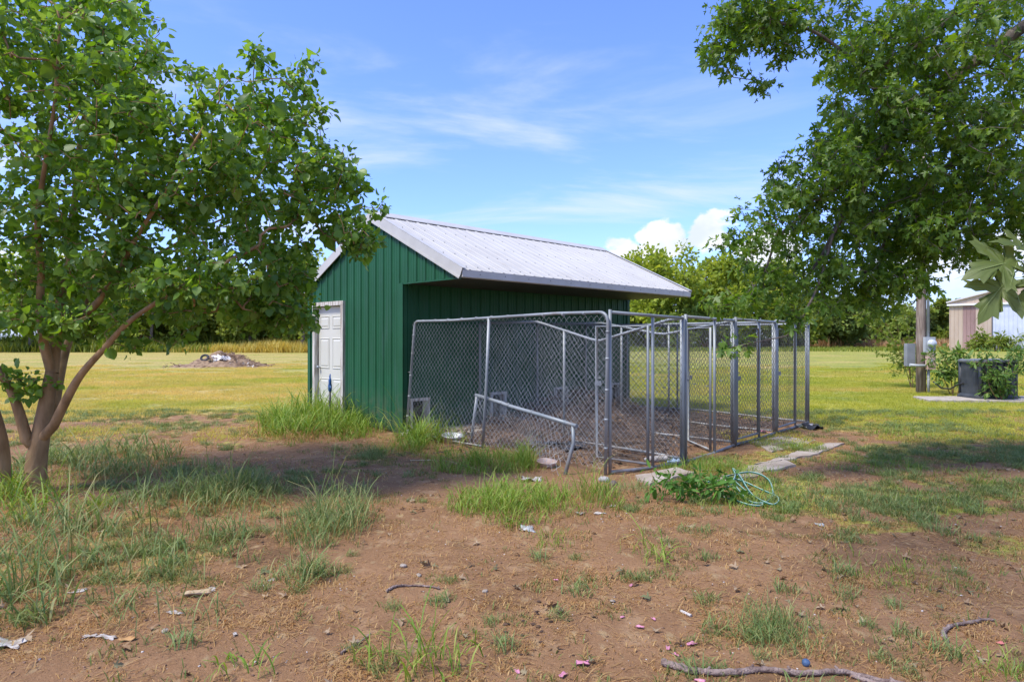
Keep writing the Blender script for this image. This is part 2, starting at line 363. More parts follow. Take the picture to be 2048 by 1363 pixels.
def build_shed():
    sh = empty('metal_shed', SC, SR)
    tag(sh, 'small green metal shed with pale ribbed roof overhanging the dog run', 'shed')
    roofz = lambda v: (RZ - (RZ - EZ) * abs(v - RV) / (RV - VE)) - .03
    # gable toward the door side (u = 0) and far gable
    SOF = 2.425; DT = 2.20
    for (s0, s1, lo, proud) in ((0, RV, .03, 0), (RV, 1.755, .03, 0), (1.755, 2.845, DT, 0), (2.845, 3.06, .03, 0), (VE + .03, -.62, SOF, .004), (-.62, .012, SOF, .004)):
        sheet(s0, s1, lambda s: lo, roofz, lambda s, d, t: (-d - proud, s, t)).build('wall_panel', M_green, sh)
    for (s0, s1, lo) in ((VE + .03, 0, SOF), (0, 1.5, .03), (1.5, 3.06, .03)):
        sheet(s0, s1, lambda s: lo, roofz, lambda s, d, t: (LEN + d, s, t)).build('wall_panel', M_green, sh)
    # long wall under the overhang, with four openings for dogs
    dogs = [(.12, .50), (1.90, 2.28), (3.66, 4.04), (5.50, 5.88)]; DH = .55
    cuts = [0] + [q for d in dogs for q in d] + [LEN]
    for i in range(len(cuts) - 1):
        a, b = cuts[i], cuts[i + 1]; lo = DH if i % 2 else .03
        k = max(1, round((b - a) / .92))
        for j in range(k):
            sheet(a + (b - a) * j / k, a + (b - a) * (j + 1) / k, lambda s: lo, lambda s: SOF, lambda s, d, t: (s, -d, t)).build('wall_panel', M_green, sh)
    for j in range(7):
        a, b = LEN * j / 7, LEN * (j + 1) / 7
        sheet(a, b, lambda s: .03, lambda s: 2.53, lambda s, d, t: (s, 3.06 + d, t)).build('wall_panel', M_green, sh)
    m = MB(); m.box((-.026, -.028, .02), (-.001, .075, SOF)); m.box((-.026, -.028, .02), (.06, -.022, SOF)); m.build('corner_trim', M_green, sh)
    m = MB(); m.box((-.026, 2.99, .02), (-.021, 3.09, 2.52)); m.box((-.026, 3.085, .02), (.06, 3.09, 2.52)); m.build('corner_trim', M_green, sh)
    m = MB(); m.box((LEN - .06, -.028, .02), (LEN + .026, -.022, SOF)); m.build('corner_trim', M_green, sh)
    MB().box((-.02, VE + .03, SOF - .022), (-.001, -.03, SOF - .001)).build('gable_edge_trim', M_green, sh)
    # roof sheets
    sl = (RZ - EZ) / (RV - VE); nl = math.hypot(1, sl)
    U0, U1 = -.05, LEN + .14
    for side in (-1, 1):
        ve = VE - .03 if side < 0 else VL + .03
        for j in range(7):
            a, b = U0 + (U1 - U0) * j / 7, U0 + (U1 - U0) * (j + 1) / 7
            def at(s, d, t, side=side, ve=ve):
                v = ve + (RV - ve) * t; z = RZ - sl * abs(v - RV); return (s, v + side * d * sl / nl, z + d / nl)
            rp = sheet(a, b, lambda s: 0., lambda s: .985, at, hgt=.011); q = rp.build('roof_panel', M_roof, sh)
            md = q.modifiers.new('thickness', 'SOLIDIFY'); md.thickness = .0015; md.offset = 0
            sc = MB()
            for r in range(5):
                t = .06 + r * .225
                for k in range(4):
                    s = .1 + .2286 * (round((a - .1) / .2286) + k) + .047
                    if a < s < b:
                        p = Vector(at(s, .002, t)); sc.lathe([(.011, 0), (.011, .004), (.006, .009), (0, .009)], 6, p, (0, side * sl, 1))
            tag(sc.build('roof_screws', M_dark, q), kind='stuff')
    # ridge cap standing on the ribs
    m = MB(); lift = .030
    for side in (-1, 1):
        a = (RV, RZ + lift + .012); b = (RV + side * .17, RZ + lift - .17 * sl); c = (RV + side * .19, RZ + lift - .19 * sl - .008)
        m.add([(U0, *a), (U1, *a), (U1, *b), (U0, *b), (U0, *c), (U1, *c)], [(0, 1, 2, 3), (3, 2, 5, 4)])
    q = m.build('ridge_cap', M_trim, sh); md = q.modifiers.new('thickness', 'SOLIDIFY'); md.thickness = .002
    # rake trims
    for u, sgn in ((0, -1), (LEN, 1)):
        for side in (-1, 1):
            ve = VE - .035 if side < 0 else VL + .035
            m = MB(); A = Vector((0, ve, RZ - sl * abs(ve - RV))); B = Vector((0, RV, RZ)); n = Vector((0, side * sl, 1)).normalized()
            x0 = U0 - .012 if sgn < 0 else U1 + .012; xo = x0 + .005 * -sgn
            for (xa, xb, na, nb) in ((x0, xo, -.135, .034), (x0 - .012 * -sgn, x0 - .004 * -sgn, -.135, -.105), (x0, x0 + .10 * -sgn, .030, .034)):
                vs = [Vector((x, 0, 0)) + p + n * k for p in (A, B) for (x, k) in ((xa, na), (xb, na), (xb, nb), (xa, nb))]
                m.add(vs, [(0, 3, 2, 1), (4, 5, 6, 7), (0, 1, 5, 4), (1, 2, 6, 5), (2, 3, 7, 6), (3, 0, 4, 7)])
            m.build('rake_trim', M_trim, sh)
    m = MB(); m.box((U0 + .01, VE - .03, 2.425), (U1 - .01, VE - .004, 2.53)); m.box((U0 + .01, VE - .004, 2.418), (U1 - .01, VE + .05, 2.424)); fa = m.build('fascia', M_fascia, sh)
    sc = MB()
    for k in range(12):
        sc.lathe([(.007, 0), (.007, .004), (0, .006)], 6, (.3 + k * .52, VE - .031, 2.475 + .008 * (k % 2)), (0, -1, 0))
    tag(sc.build('fascia_screws', M_dark, fa), kind='stuff')
    MB().box((U0 + .01, VL + .004, 2.425), (U1 - .01, VL + .03, 2.53)).build('fascia', M_fascia, sh)
    MB().box((.02, VE + .05, 2.412), (LEN - .02, -.012, 2.423)).build('soffit', M_soffit, sh)
    MB().box((.02, 3.1, 2.412), (LEN - .02, VL, 2.423)).build('soffit', M_soffit, sh)
    MB().box((.03, .03, -.1), (LEN - .03, 3.02, .05)).build('floor_slab', M_conc, sh)
    sc = MB()
    for z in (.75, 1.52, 2.3):
        for k in range(14):
            s = .1 + .2286 * k + .045
            if s < 1.72 or (z > 2.25 and s < 3.0): sc.lathe([(.006, 0), (.006, .004), (0, .006)], 6, (-.001, s, z), (-1, 0, 0))
    tag(sc.build('wall_screws', M_green, sh), kind='stuff')
    # entrance door
    d = empty('door', (0, 0, 0), 0, sh)
    m = MB(); m.box((-.055, 1.75, .06), (.11, 1.83, 2.14)); m.build('jamb', M_jamb, d)
    m = MB(); m.box((-.055, 2.77, .06), (.11, 2.85, 2.14)); m.build('jamb', M_jamb, d)
    m = MB(); m.box((-.057, 1.745, 2.14), (.112, 2.855, 2.215)); m.build('head', M_jamb, d)
    m = MB(); m.box((-.07, 1.75, .03), (.1, 2.85, .06)); m.build('threshold', M_conc, d)
    MB().box((.030, 1.838, .07), (.075, 2.756, 2.13)).build('door_slab', M_door, d)
    for (a, b) in ((.07, .41), (.52, .86)):
        for (z0, z1) in ((.22, .80), (.98, 1.55), (1.72, 1.96)):
            y0, y1 = 1.838 + a, 1.838 + b; m = MB(); o, i, e, hh = .030, .018, .030, .022
            R = lambda k, x: [(x, y0 + k, z0 + k), (x, y1 - k, z0 + k), (x, y1 - k, z1 - k), (x, y0 + k, z1 - k)]
            vs = R(0, .029) + R(.012, .017) + R(.028, .029) + R(.06, .019)
            fs = [(4 * q + j, 4 * q + (j + 1) % 4, 4 * q + 4 + (j + 1) % 4, 4 * q + 4 + j) for q in range(3) for j in range(4)] + [(12, 13, 14, 15)]
            m.add(vs, fs).build('door_panel', M_door, d)
    m = MB(); m.lathe([(0, .0), (.03, 0), (.03, .006), (.012, .012), (.012, .035), (.026, .045), (.028, .058), (.018, .07), (0, .072)], 14, (.029, 2.70, 1.0), (-1, 0, 0)); m.build('knob', M_pipe, d)
    # dog doors
    for (a, b) in dogs:
        q = empty('dog_door', (0, 0, 0), 0, sh)
        m = MB(); m.box((a, -.055, .04), (a + .035, .10, DH - .03)); m.build('jamb', M_jamb, q)
        m = MB(); m.box((b - .035, -.055, .04), (b, .10, DH - .03)); m.build('jamb', M_jamb, q)
        m = MB(); m.box((a - .004, -.058, DH - .03), (b + .004, .102, DH + .015)); m.build('head', M_jamb, q)
build_shed()

# ------------------------------------------------------------------ kennel
def chain_link(A, B, z0, z1, bulge=0., seed=0, topz=None, wd=.088, r=.0022, lean=None):
    """zig-zag wires between the ground points A and B from z0 to z1 (topz(t) overrides z1)"""
    A = np.array(A[:2]); B = np.array(B[:2]); ln = np.linalg.norm(B - A); h = wd / 2; nw = int(ln / h); nk = int((z1 - z0) / h)
    k = np.arange(nk + 1); parts_v = []; tris = []
    i = np.arange(nw)[:, None]; s = (i + ((k[None] + i) % 2) * 1.0) * h * ln / (nw * h)
    t = s / ln; zt = np.full_like(t, z1) if topz is None else np.vectorize(topz)(t)
    z = z0 + (zt - z0) * k[None] / nk
    d = (B - A) / ln; nrm = np.array([-d[1], d[0]])
    off = bulge * np.sin(np.pi * t) * (1 - np.abs(2 * k[None] / nk - 1)) * (vnoise(t * 6, z * 2, 40 + seed)) + ((k[None] % 2) * 2 - 1) * .0025
    if lean is not None: off = off + lean * k[None] / nk
    x = A[0] + d[0] * s + nrm[0] * off; y = A[1] + d[1] * s + nrm[1] * off
    c = np.stack([x, y, z], 2)                                    # (nw, nk+1, 3)
    ring = [np.array([nrm[0], nrm[1], 0]) * r, np.array([d[0] * .8 - nrm[0] * .5, d[1] * .8 - nrm[1] * .5, 0]) * r, np.array([-d[0] * .8 - nrm[0] * .5, -d[1] * .8 - nrm[1] * .5, 0]) * r]
    v = np.stack([c + q for q in ring], 2).reshape(-1, 3)          # index ((wire*(nk+1))+k)*3+j
    base = (np.arange(nw)[:, None] * (nk + 1) + np.arange(nk)[None]).ravel() * 3
    for j in range(3):
        a, b = base + j, base + (j + 1) % 3
        tris += [np.stack([a, b, b + 3], 1), np.stack([a, b + 3, a + 3], 1)]
    return np_mesh('chain_link', v, np.concatenate(tris))
def arc(c, a, b, r, n=6):                       # rounded corner at c between the directions a and b
    c, a, b = Vector(c), Vector(a).normalized(), Vector(b).normalized()
    o = []
    for i in range(n + 1):
        t = i / n; o.append((c + a * r) * (1 - t) ** 2 + c * 2 * t * (1 - t) + (c + b * r) * t * t)
    return o
KP = [Vector((1.08, 7.42, 0)), Vector((2.14, 8.18, 0)), Vector((3.20, 9.48, 0)), Vector((4.27, 10.68, 0)), Vector((5.42, 12.05, 0))]
for p in KP: p.z = h1(p.x, p.y)
UP = Vector((0, 0, 1))
def clamp(parent, p):
    m = MB(); m.lathe([(.030, -.014), (.034, -.012), (.034, .012), (.030, .014)], 10, p); m.box((p[0] - .05, p[1] - .008, p[2] - .010), (p[0] + .05, p[1] + .008, p[2] + .010)); m.build('clamp', M_pipe, parent)
def mid(a, b, t=.5): return a + (b - a) * t
def build_kennel():
    kn = empty('dog_kennel', KP[0])
    tag(kn, 'galvanised chain link dog kennel with four runs beside the green shed', 'kennel')
    base = KP[0]
    def part(name, parent, mb=None, me=None, mat=M_pipe):
        me = me or mb.mesh(name); o = link_mesh(name, me, mat, parent)
        o.location = -base if parent.parent is kn else (0, 0, 0); return o
    def pan(name):
        e = empty(name, (0, 0, 0), 0, kn); return e
    R, RR = .0195, .017
    # side panel facing the camera: bent frame, leaning into the run
    e = pan('side_panel'); A, B = W(.02, -.06), KP[0] + Vector((-.03, .0, 0)); ln = .10
    d = (B - A).normalized(); nrm = Vector((-d.y, d.x, 0)); TOP = 1.84
    At = A + nrm * ln + d * .10 + UP * 1.81; Bt = B + d * .04 + UP * 1.83
    path = [A + UP * .03] + arc(At, A - At, Bt - At, .10) + [mid(At, Bt, .25) - UP * .012, mid(At, Bt, .5) - UP * .0, mid(At, Bt, .8) + UP * .012] + arc(Bt, At - Bt, B - Bt, .14) + [B + UP * -.05]
    part('frame', e, MB().tube(path, R, 10))
    c0 = mid(A, B, .47); ct = mid(At, Bt, .47)
    part('post', e, MB().tube([c0 + UP * .02, mid(c0, ct, .5) + nrm * .01, ct], .021, 8))
    part('rail', e, MB().tube([A + UP * .06, mid(A, B, .3) + UP * .04, c0 + UP * .05], RR, 8))
    part('chain_link', e, me=chain_link(A + d * .03, B - d * .04, .06, 1.80, .10, 1, lean=ln, r=.0019), mat=M_wire)
    m = MB()
    for t in np.arange(.06, .98, .085):
        p = mid(At, Bt, t) - UP * .004 * math.sin(9 * t); m.tube([p + d * -.012, p + d * .012], R + .005, 8)
    for z in (.3, .62, .95, 1.3, 1.6):
        for q0, q1 in ((A, At), (B, Bt)):
            p = mid(q0, q1, z / 1.82); m.tube([p - UP * .012, p + UP * .012], R + .005, 8)
    tag(part('tie_bands', e, m), kind='stuff')
    part('hinge_pin', e, MB().tube([mid(A, At, .55), mid(A, At, .55) - d * .09], .008, 6))
    # front line of posts and rails
    for i in range(4):
        e = pan('front_panel'); a, b = KP[i], KP[i + 1]; d = (b - a).normalized(); g = mid(a, b, .56); n = Vector((-d.y, d.x, 0))
        p0, p1 = a + d * .03, b - d * .03
        part('post', e, MB().tube([p0 - UP * .03, p0 + UP * 1.86], R, 10))
        part('post', e, MB().tube([p1 - UP * .03, p1 + UP * 1.84], R, 10))
        part('post', e, MB().tube([g - UP * .03, g + UP * 1.80], R, 10))
        part('rail', e, MB().tube([p0 + UP * 1.83, mid(p0, p1) + UP * 1.82, p1 + UP * 1.81], R, 10))
        part('rail', e, MB().tube([p0 + UP * .03, mid(p0, p1) + UP * .015, p1 + UP * .03], R, 10))
        part('chain_link', e, me=chain_link(g + d * .03, p1 - d * .03, .05, 1.79, .03, 10 + i, r=.003), mat=M_wire_shade)
        for z in (.25, 1.55): clamp(e, tuple(a + UP * z)); e.children[-1].location = -base
        # gate leaf
        ge = pan('gate'); gw = (g - p0).length - .09
        if i == 0: hp = g - d * .02 + n * .06; gd = (EV * 1.0 + d * -.05).normalized(); gw = .74
        elif i == 1: hp = g + n * .06; gd = (EV + d * .9).normalized()
        else: hp = g - d * .045; gd = -d
        q = hp + gd * gw; z0, z1 = .10, 1.70
        if i < 2: z0 = .05
        part('frame', ge, MB().tube([hp + UP * z0, hp + UP * z1, q + UP * z1, q + UP * z0, hp + UP * z0], .019, 8))
        part('chain_link', ge, me=chain_link(hp + gd * .02, q - gd * .02, z0, z1, .03, 20 + i, r=.003), mat=M_wire_shade)
        for z in (.35, 1.45):
            clamp(ge, tuple(hp + UP * z)); ge.children[-1].location = -base
        m = MB(); lz = hp + gd * (gw - .01) + UP * .98; m.box((lz.x - .03, lz.y - .012, lz.z - .03), (lz.x + .05, lz.y + .012, lz.z + .03)); m.tube([lz, lz + UP * .07, lz + UP * .07 - gd * .05], .006, 6)
        part('latch', ge, m)
    # dividers between the runs and the far end panel
    ends = [None, W(1.62, -.05), W(3.12, -.05), W(4.62, -.05), W(6.1, -.05)]
    for i in range(1, 5):
        e = pan('divider_panel' if i < 4 else 'end_panel'); a, b = KP[i], ends[i]; d = (b - a).normalized(); L_ = (b - a).length
        dip = {1: (.34, .30), 2: (.30, .20)}.get(i)
        if dip:
            tz = lambda t, dip=dip: 1.81 - dip[1] * max(0, 1 - abs(t - dip[0]) / .30)
        else: tz = lambda t: 1.81
        part('post', e, MB().tube([a + d * .05 - UP * .03, a + d * .05 + UP * tz(0)], R, 10))
        part('post', e, MB().tube([b - UP * .03, b + UP * tz(1)], R, 10))
        for t in ((.5,) if i < 4 else (.36, .68)):
            part('post', e, MB().tube([mid(a, b, t) - UP * .03, mid(a, b, t) + UP * tz(t)], .020, 8))
        ts = np.linspace(.012, 1, 26)
        part('rail', e, MB().tube([mid(a, b, t) + UP * tz(t) for t in ts], R, 8))
        part('rail', e, MB().tube([mid(a, b, t) + UP * (.05 + .02 * math.sin(7 * t + i)) for t in np.linspace(.012, 1, 8)], R, 8))
        part('chain_link', e, me=chain_link(a + d * .08, b - d * .03, .06, 1.79, .12, 30 + i, r=.0026, topz=lambda t: tz(t) - .02), mat=M_wire if i < 2 else M_wire_shade)
        m = MB()
        for t in np.arange(.08, .97, .1):
            p = mid(a, b, t) + UP * tz(t); m.tube([p - d * .012, p + d * .012], R + .004, 8)
        tag(part('tie_bands', e, m), kind='stuff')
    # loose bent panel standing askew in front
    b0, b1 = GH(941, 890), GH(1128, 946); t0, t1 = P(954, 790, b0.y - .1), P(1148, 850, b1.y + .05)
    lp = empty('fallen_kennel_panel', b0); tag(lp, 'bent low chain link frame leaning askew in the grass before the kennel', 'kennel panel')
    def lpart(name, mb=None, me=None, mat=M_pipe):
        o = link_mesh(name, me or mb.mesh(name), mat, lp); o.location = -b0; return o
    dd = (t1 - t0).normalized()
    lpart('rail', MB().tube([t0 - dd * .03, mid(t0, t1, .3), mid(t0, t1, .38) - UP * .008, mid(t0, t1, .7), t1 + dd * .05], .024, 10))
    lpart('leg', MB().tube([t0, mid(t0, b0, .5) + UP * .01, b0 - UP * .06], .020, 8))
    lpart('leg', MB().tube([t1 - dd * .02, mid(t1, b1, .35) - dd * .0 + Vector((.035, 0, 0)), mid(t1, b1, .7) + Vector((.02, 0, 0)), b1 - UP * .05], .022, 8))
    me = chain_link((0, 0), (1, 0), 0, 1, 0, 5, wd=.06, r=.001)
    # loose mesh sagging from the rail
    ln = (t1 - t0).length; nw = int(ln / .046); m = MB()
    for i in range(nw):
        pts = []
        for k in range(12):
            t = (i + (k + i) % 2) / nw; f = k / 11
            sag = .55 * f * (1 - .35 * math.sin(3.1 * t)); p = mid(t0, t1, t) - UP * sag + Vector((.16 * f * math.sin(5 * t) - .04 * f, -.10 * f - .12 * f * math.sin(4 * t + f * 3), 0))
            p += Vector((random.uniform(-1, 1), random.uniform(-1, 1), 0)) * .006
            p.z = max(p.z, h1(p.x, p.y) + .01); pts.append(p)
        m.tube(pts, .0022, 3, False)
    lpart('chain_link', m, mat=M_wire)
    m = MB()
    for t in (.06, .3, .38, .62, .93): p = mid(t0, t1, t); m.tube([p - dd * .014, p + dd * .014], .029, 8)
    tag(lpart('tie_bands', m), kind='stuff')
build_kennel()
# concrete under the runs along the shed wall
def slab(name, pts, z0, z1, label, mat=M_slab, jig=.02, cat='slab', group=None):
    pts = [Vector(p) for p in pts]; out = []
    for i in range(len(pts)):
        a, b = pts[i], pts[(i + 1) % len(pts)]; k = max(1, int((b - a).length / .12))
        out += [mid(a, b, j / k) + Vector((random.uniform(-1, 1), random.uniform(-1, 1), 0)) * jig for j in range(k)]
    n = len(out); c = sum(out, Vector()) / n; c.z = 0
    m = MB(); vs = []
    for (z, s) in ((z0, 1.0), (z1 - .008, 1.0), (z1, .985)):
        vs += [Vector((c.x + (p.x - c.x) * s, c.y + (p.y - c.y) * s, z)) - c for p in out]
    fs = [(k * n + j, k * n + (j + 1) % n, (k + 1) * n + (j + 1) % n, (k + 1) * n + j) for k in range(2) for j in range(n)] + [tuple(2 * n + j for j in range(n))]
    m.add(vs, fs); o = m.build(name, mat, None, c); tag(o, label, cat, group); return o
slab('concrete_apron', [W(-.05, -.03), W(6.15, -.03), W(6.15, -1.0), W(3.4, -1.15), W(-.02, -.75)], -.1, .042, 'dusty concrete apron along the shed wall inside the kennel')
# ------------------------------------------------------------------ trees
M_bark = pmat('smooth_tan_bark', (.23, .135, .058), (.40, .245, .115), 5, .85, bump=.35, bscale=22, stretch=(2, 2, .8))
M_bark2 = pmat('grey_brown_bark', (.09, .07, .055), (.2, .165, .13), 8, .9, bump=.7, bscale=30, stretch=(2, 2, .6))
M_leaf_l = leafmat('heart_shaped_leaf', [(.07, .155, .018), (.12, .235, .026), (.185, .32, .04), (.15, .28, .05), (.29, .42, .075)], .5, .42, .5)
M_leaf_m = leafmat('maple_leaf', [(.058, .13, .016), (.095, .19, .022), (.15, .255, .03), (.11, .205, .026), (.22, .325, .042)], .52, .45, .45)
M_leaf_far = [leafmat('far_leaf_yellow_green', [(.19, .27, .035), (.28, .36, .05), (.38, .42, .065)], .42, .7, .2),
              leafmat('far_leaf_green', [(.11, .17, .028), (.17, .23, .035), (.24, .28, .045)], .35, .7, .2),
              leafmat('far_leaf_dark', [(.07, .11, .028), (.10, .145, .035), (.14, .18, .042)], .3, .7, .2)]

def leaf_template(kind):
    """flat outline fan, folded along the midrib; y along the leaf, z the normal"""
    if kind == 'heart':
        o = [(0, 0), (.26, -.06), (.46, .12), (.48, .38), (.34, .66), (.12, .90), (0, 1.02), (-.12, .90), (-.34, .66), (-.48, .38), (-.46, .12), (-.26, -.06)]
    elif kind == 'maple':
        o = [(0, 0), (.10, .06), (.40, -.10), (.17, .17), (.40, .30), (.66, .52), (.38, .50), (.13, .44), (.25, .74), (0, 1.08), (-.25, .74), (-.13, .44), (-.38, .50), (-.66, .52), (-.40, .30), (-.17, .17), (-.40, -.10), (-.10, .06)]
    elif kind == 'lance':
        o = [(0, 0), (.14, .22), (.17, .5), (.10, .8), (0, 1), (-.10, .8), (-.17, .5), (-.14, .22)]
    else:
        o = [(0, 0), (.42, .35), (.25, .85), (0, 1.0), (-.35, .7), (-.4, .3)]
    if kind == 'card': return np.array([(0, 0, 0), (.45, .5, .1), (0, 1, 0), (-.45, .45, .1)], float), np.array([(0, 1, 2), (0, 2, 3)])
    v = [(0, .36, 0)] + [(x, y, .22 * abs(x) - .16 * (y - .3) ** 2) for x, y in o]
    n = len(o); t = [(0, 1 + i, 1 + (i + 1) % n) for i in range(n)]
    return np.array(v), np.array(t)
LT = {k: leaf_template(k) for k in ('heart', 'maple', 'lance', 'card')}

class Tree:
    def __init__(s): s.p = []; s.par = []; s.chains = []; s.rmin = []
    def limb(s, pts, r0, r1, frm=-1, sub=6):
        """a hand-placed limb through pts (smoothed)"""
        pts = [np.array(p, float) for p in pts]; q = []
        for i in range(len(pts) - 1):
            p0, p1, p2, p3 = pts[max(i - 1, 0)], pts[i], pts[i + 1], pts[min(i + 2, len(pts) - 1)]
            for k in range(sub):
                t = k / sub; q.append(.5 * (2 * p1 + (p2 - p0) * t + (2 * p0 - 5 * p1 + 4 * p2 - p3) * t * t + (3 * p1 - p0 - 3 * p2 + p3) * t ** 3))
        q.append(pts[-1]); ch = [] if frm < 0 else [frm]
        last = frm
        for i, p in enumerate(q):
            s.p.append(p); s.par.append(last); s.rmin.append(r0 + (r1 - r0) * i / (len(q) - 1)); last = len(s.p) - 1; ch.append(last)
        s.chains.append(ch); return last
    def nearest(s, p): return int(np.argmin(((np.array(s.p) - np.array(p)) ** 2).sum(1)))
    def grow(s, att, rng, step=.22, droop=0., wig=.05, rtip=.004):
        P0 = np.array(s.p); d0 = np.sqrt(((att[:, None] - P0[None]) ** 2).sum(2)).min(1)
        s.tips = []; arr = np.zeros((len(s.p) + len(att) * 40, 3)); arr[:len(s.p)] = P0; n = len(s.p)
        for a in att[np.argsort(d0)]:
            dd = arr[:n] - a; dist = np.sqrt((dd ** 2).sum(1)); cost = dist + .25 * np.maximum(0, arr[:n, 2] - a[2]); i = int(np.argmin(cost)); L_ = dist[i]
            if L_ < .05: continue
            pr = s.par[i]; dr = arr[i] - arr[pr] if pr >= 0 else np.array([0, 0, 1.]); dr = dr / (np.linalg.norm(dr) + 1e-9)
            c = arr[i] + dr * L_ * .35 + np.array([0, 0, L_ * .12]); k = max(2, int(L_ / step)); ch = [i]; last = i
            k = min(k, 38)
            for j in range(1, k + 1):
                t = j / k; q = (1 - t) ** 2 * arr[i] + 2 * t * (1 - t) * c + t * t * a
                if j < k: q = q + rng.normal(0, wig * .4, 3)
                q[2] -= droop * t * t
                arr[n] = q; s.p.append(q); s.par.append(last); s.rmin.append(rtip); last = n; ch.append(n); n += 1
            s.chains.append(ch); s.tips.append(ch)
    def radii(s, expo=2.35, rtip=.004, cap=1.):
        n = len(s.p); acc = np.zeros(n); has = np.zeros(n, bool)
        for i in range(n):
            if s.par[i] >= 0: has[s.par[i]] = True
        acc[~has] = rtip ** expo
        for i in range(n - 1, -1, -1):
            if s.par[i] >= 0: acc[s.par[i]] += acc[i]
        r = acc ** (1 / expo)
        s.r = np.minimum(np.maximum(r, np.array(s.rmin)), np.maximum(np.array(s.rmin), cap)); return s.r
    def wood(s, name, mat, parent, only=None, nbig=10):
        m = MB(); base = parent.location
        for ci, ch in enumerate(s.chains):
            if only is not None and ci not in only: continue
            r = [s.r[i] for i in ch]
            if len(r) > 1: r[0] = min(r[0], r[1] * 1.15)
            n = nbig if max(r) > .05 else (6 if max(r) > .015 else 4)
            m.tube([Vector(s.p[i]) - base for i in ch], r, n, False)
        return m.build(name, mat, parent)

def scatter_leaves(tips, p, kind, per, size, rng, spread=.16, up=.55, szv=.3, back=.75, hang=.25, toward=None):
    pos, dirs, nrm = [], [], []
    for ch in tips:
        k = len(ch)
        for _ in range(rng.poisson(per)):
            f = 1 - back * rng.random() ** 1.3; x = f * (k - 1); i = min(int(x), k - 2); q = p[ch[i]] + (p[ch[i + 1]] - p[ch[i]]) * (x - i)
            off = rng.normal(0, 1, 3); off /= np.linalg.norm(off); d = off + np.array([0, 0, -hang]); pos.append(q + off * spread * rng.random() ** .6); dirs.append(d)
            nn = rng.normal(0, 1, 3) * (1 - up) + np.array([0, 0, 1.]) * up
            nrm.append(nn)
    pos, dirs, nrm = np.array(pos), np.array(dirs), np.array(nrm)
    fr = rot_frames(dirs, nrm); n_ = len(pos); sc = size * np.exp(rng.normal(0, szv, n_))[:, None] * np.stack([rng.uniform(.7, 1.12, n_), np.ones(n_), rng.normal(1.3, 1.2, n_)], 1)
    tv, tt = LT[kind]; v = np.einsum('nij,nkj->nki', fr, tv[None] * sc[:, None, :]) + pos[:, None, :]
    return v.reshape(-1, 3), (tt[None] + (np.arange(n_) * len(tv))[:, None, None]).reshape(-1, 3)
    tv, tt = LT[kind]; return place(tv, tt, pos, fr, sc)
def ellipsoids(rng, ells, n, lo=.25):
    """points spread through a union of ellipsoids (cx,cy,cz,rx,ry,rz,weight), more of them near the skin"""
    w_ = np.array([e[6] for e in ells]); w_ = w_ / w_.sum(); k = rng.choice(len(ells), n, p=w_); E = np.array([e[:6] for e in ells])[k]
    d = rng.normal(0, 1, (n, 3)); d /= np.linalg.norm(d, axis=1, keepdims=True); r = (lo ** 3 + (1 - lo ** 3) * rng.random(n)) ** (1 / 3)
    return E[:, :3] + d * r[:, None] * E[:, 3:6]

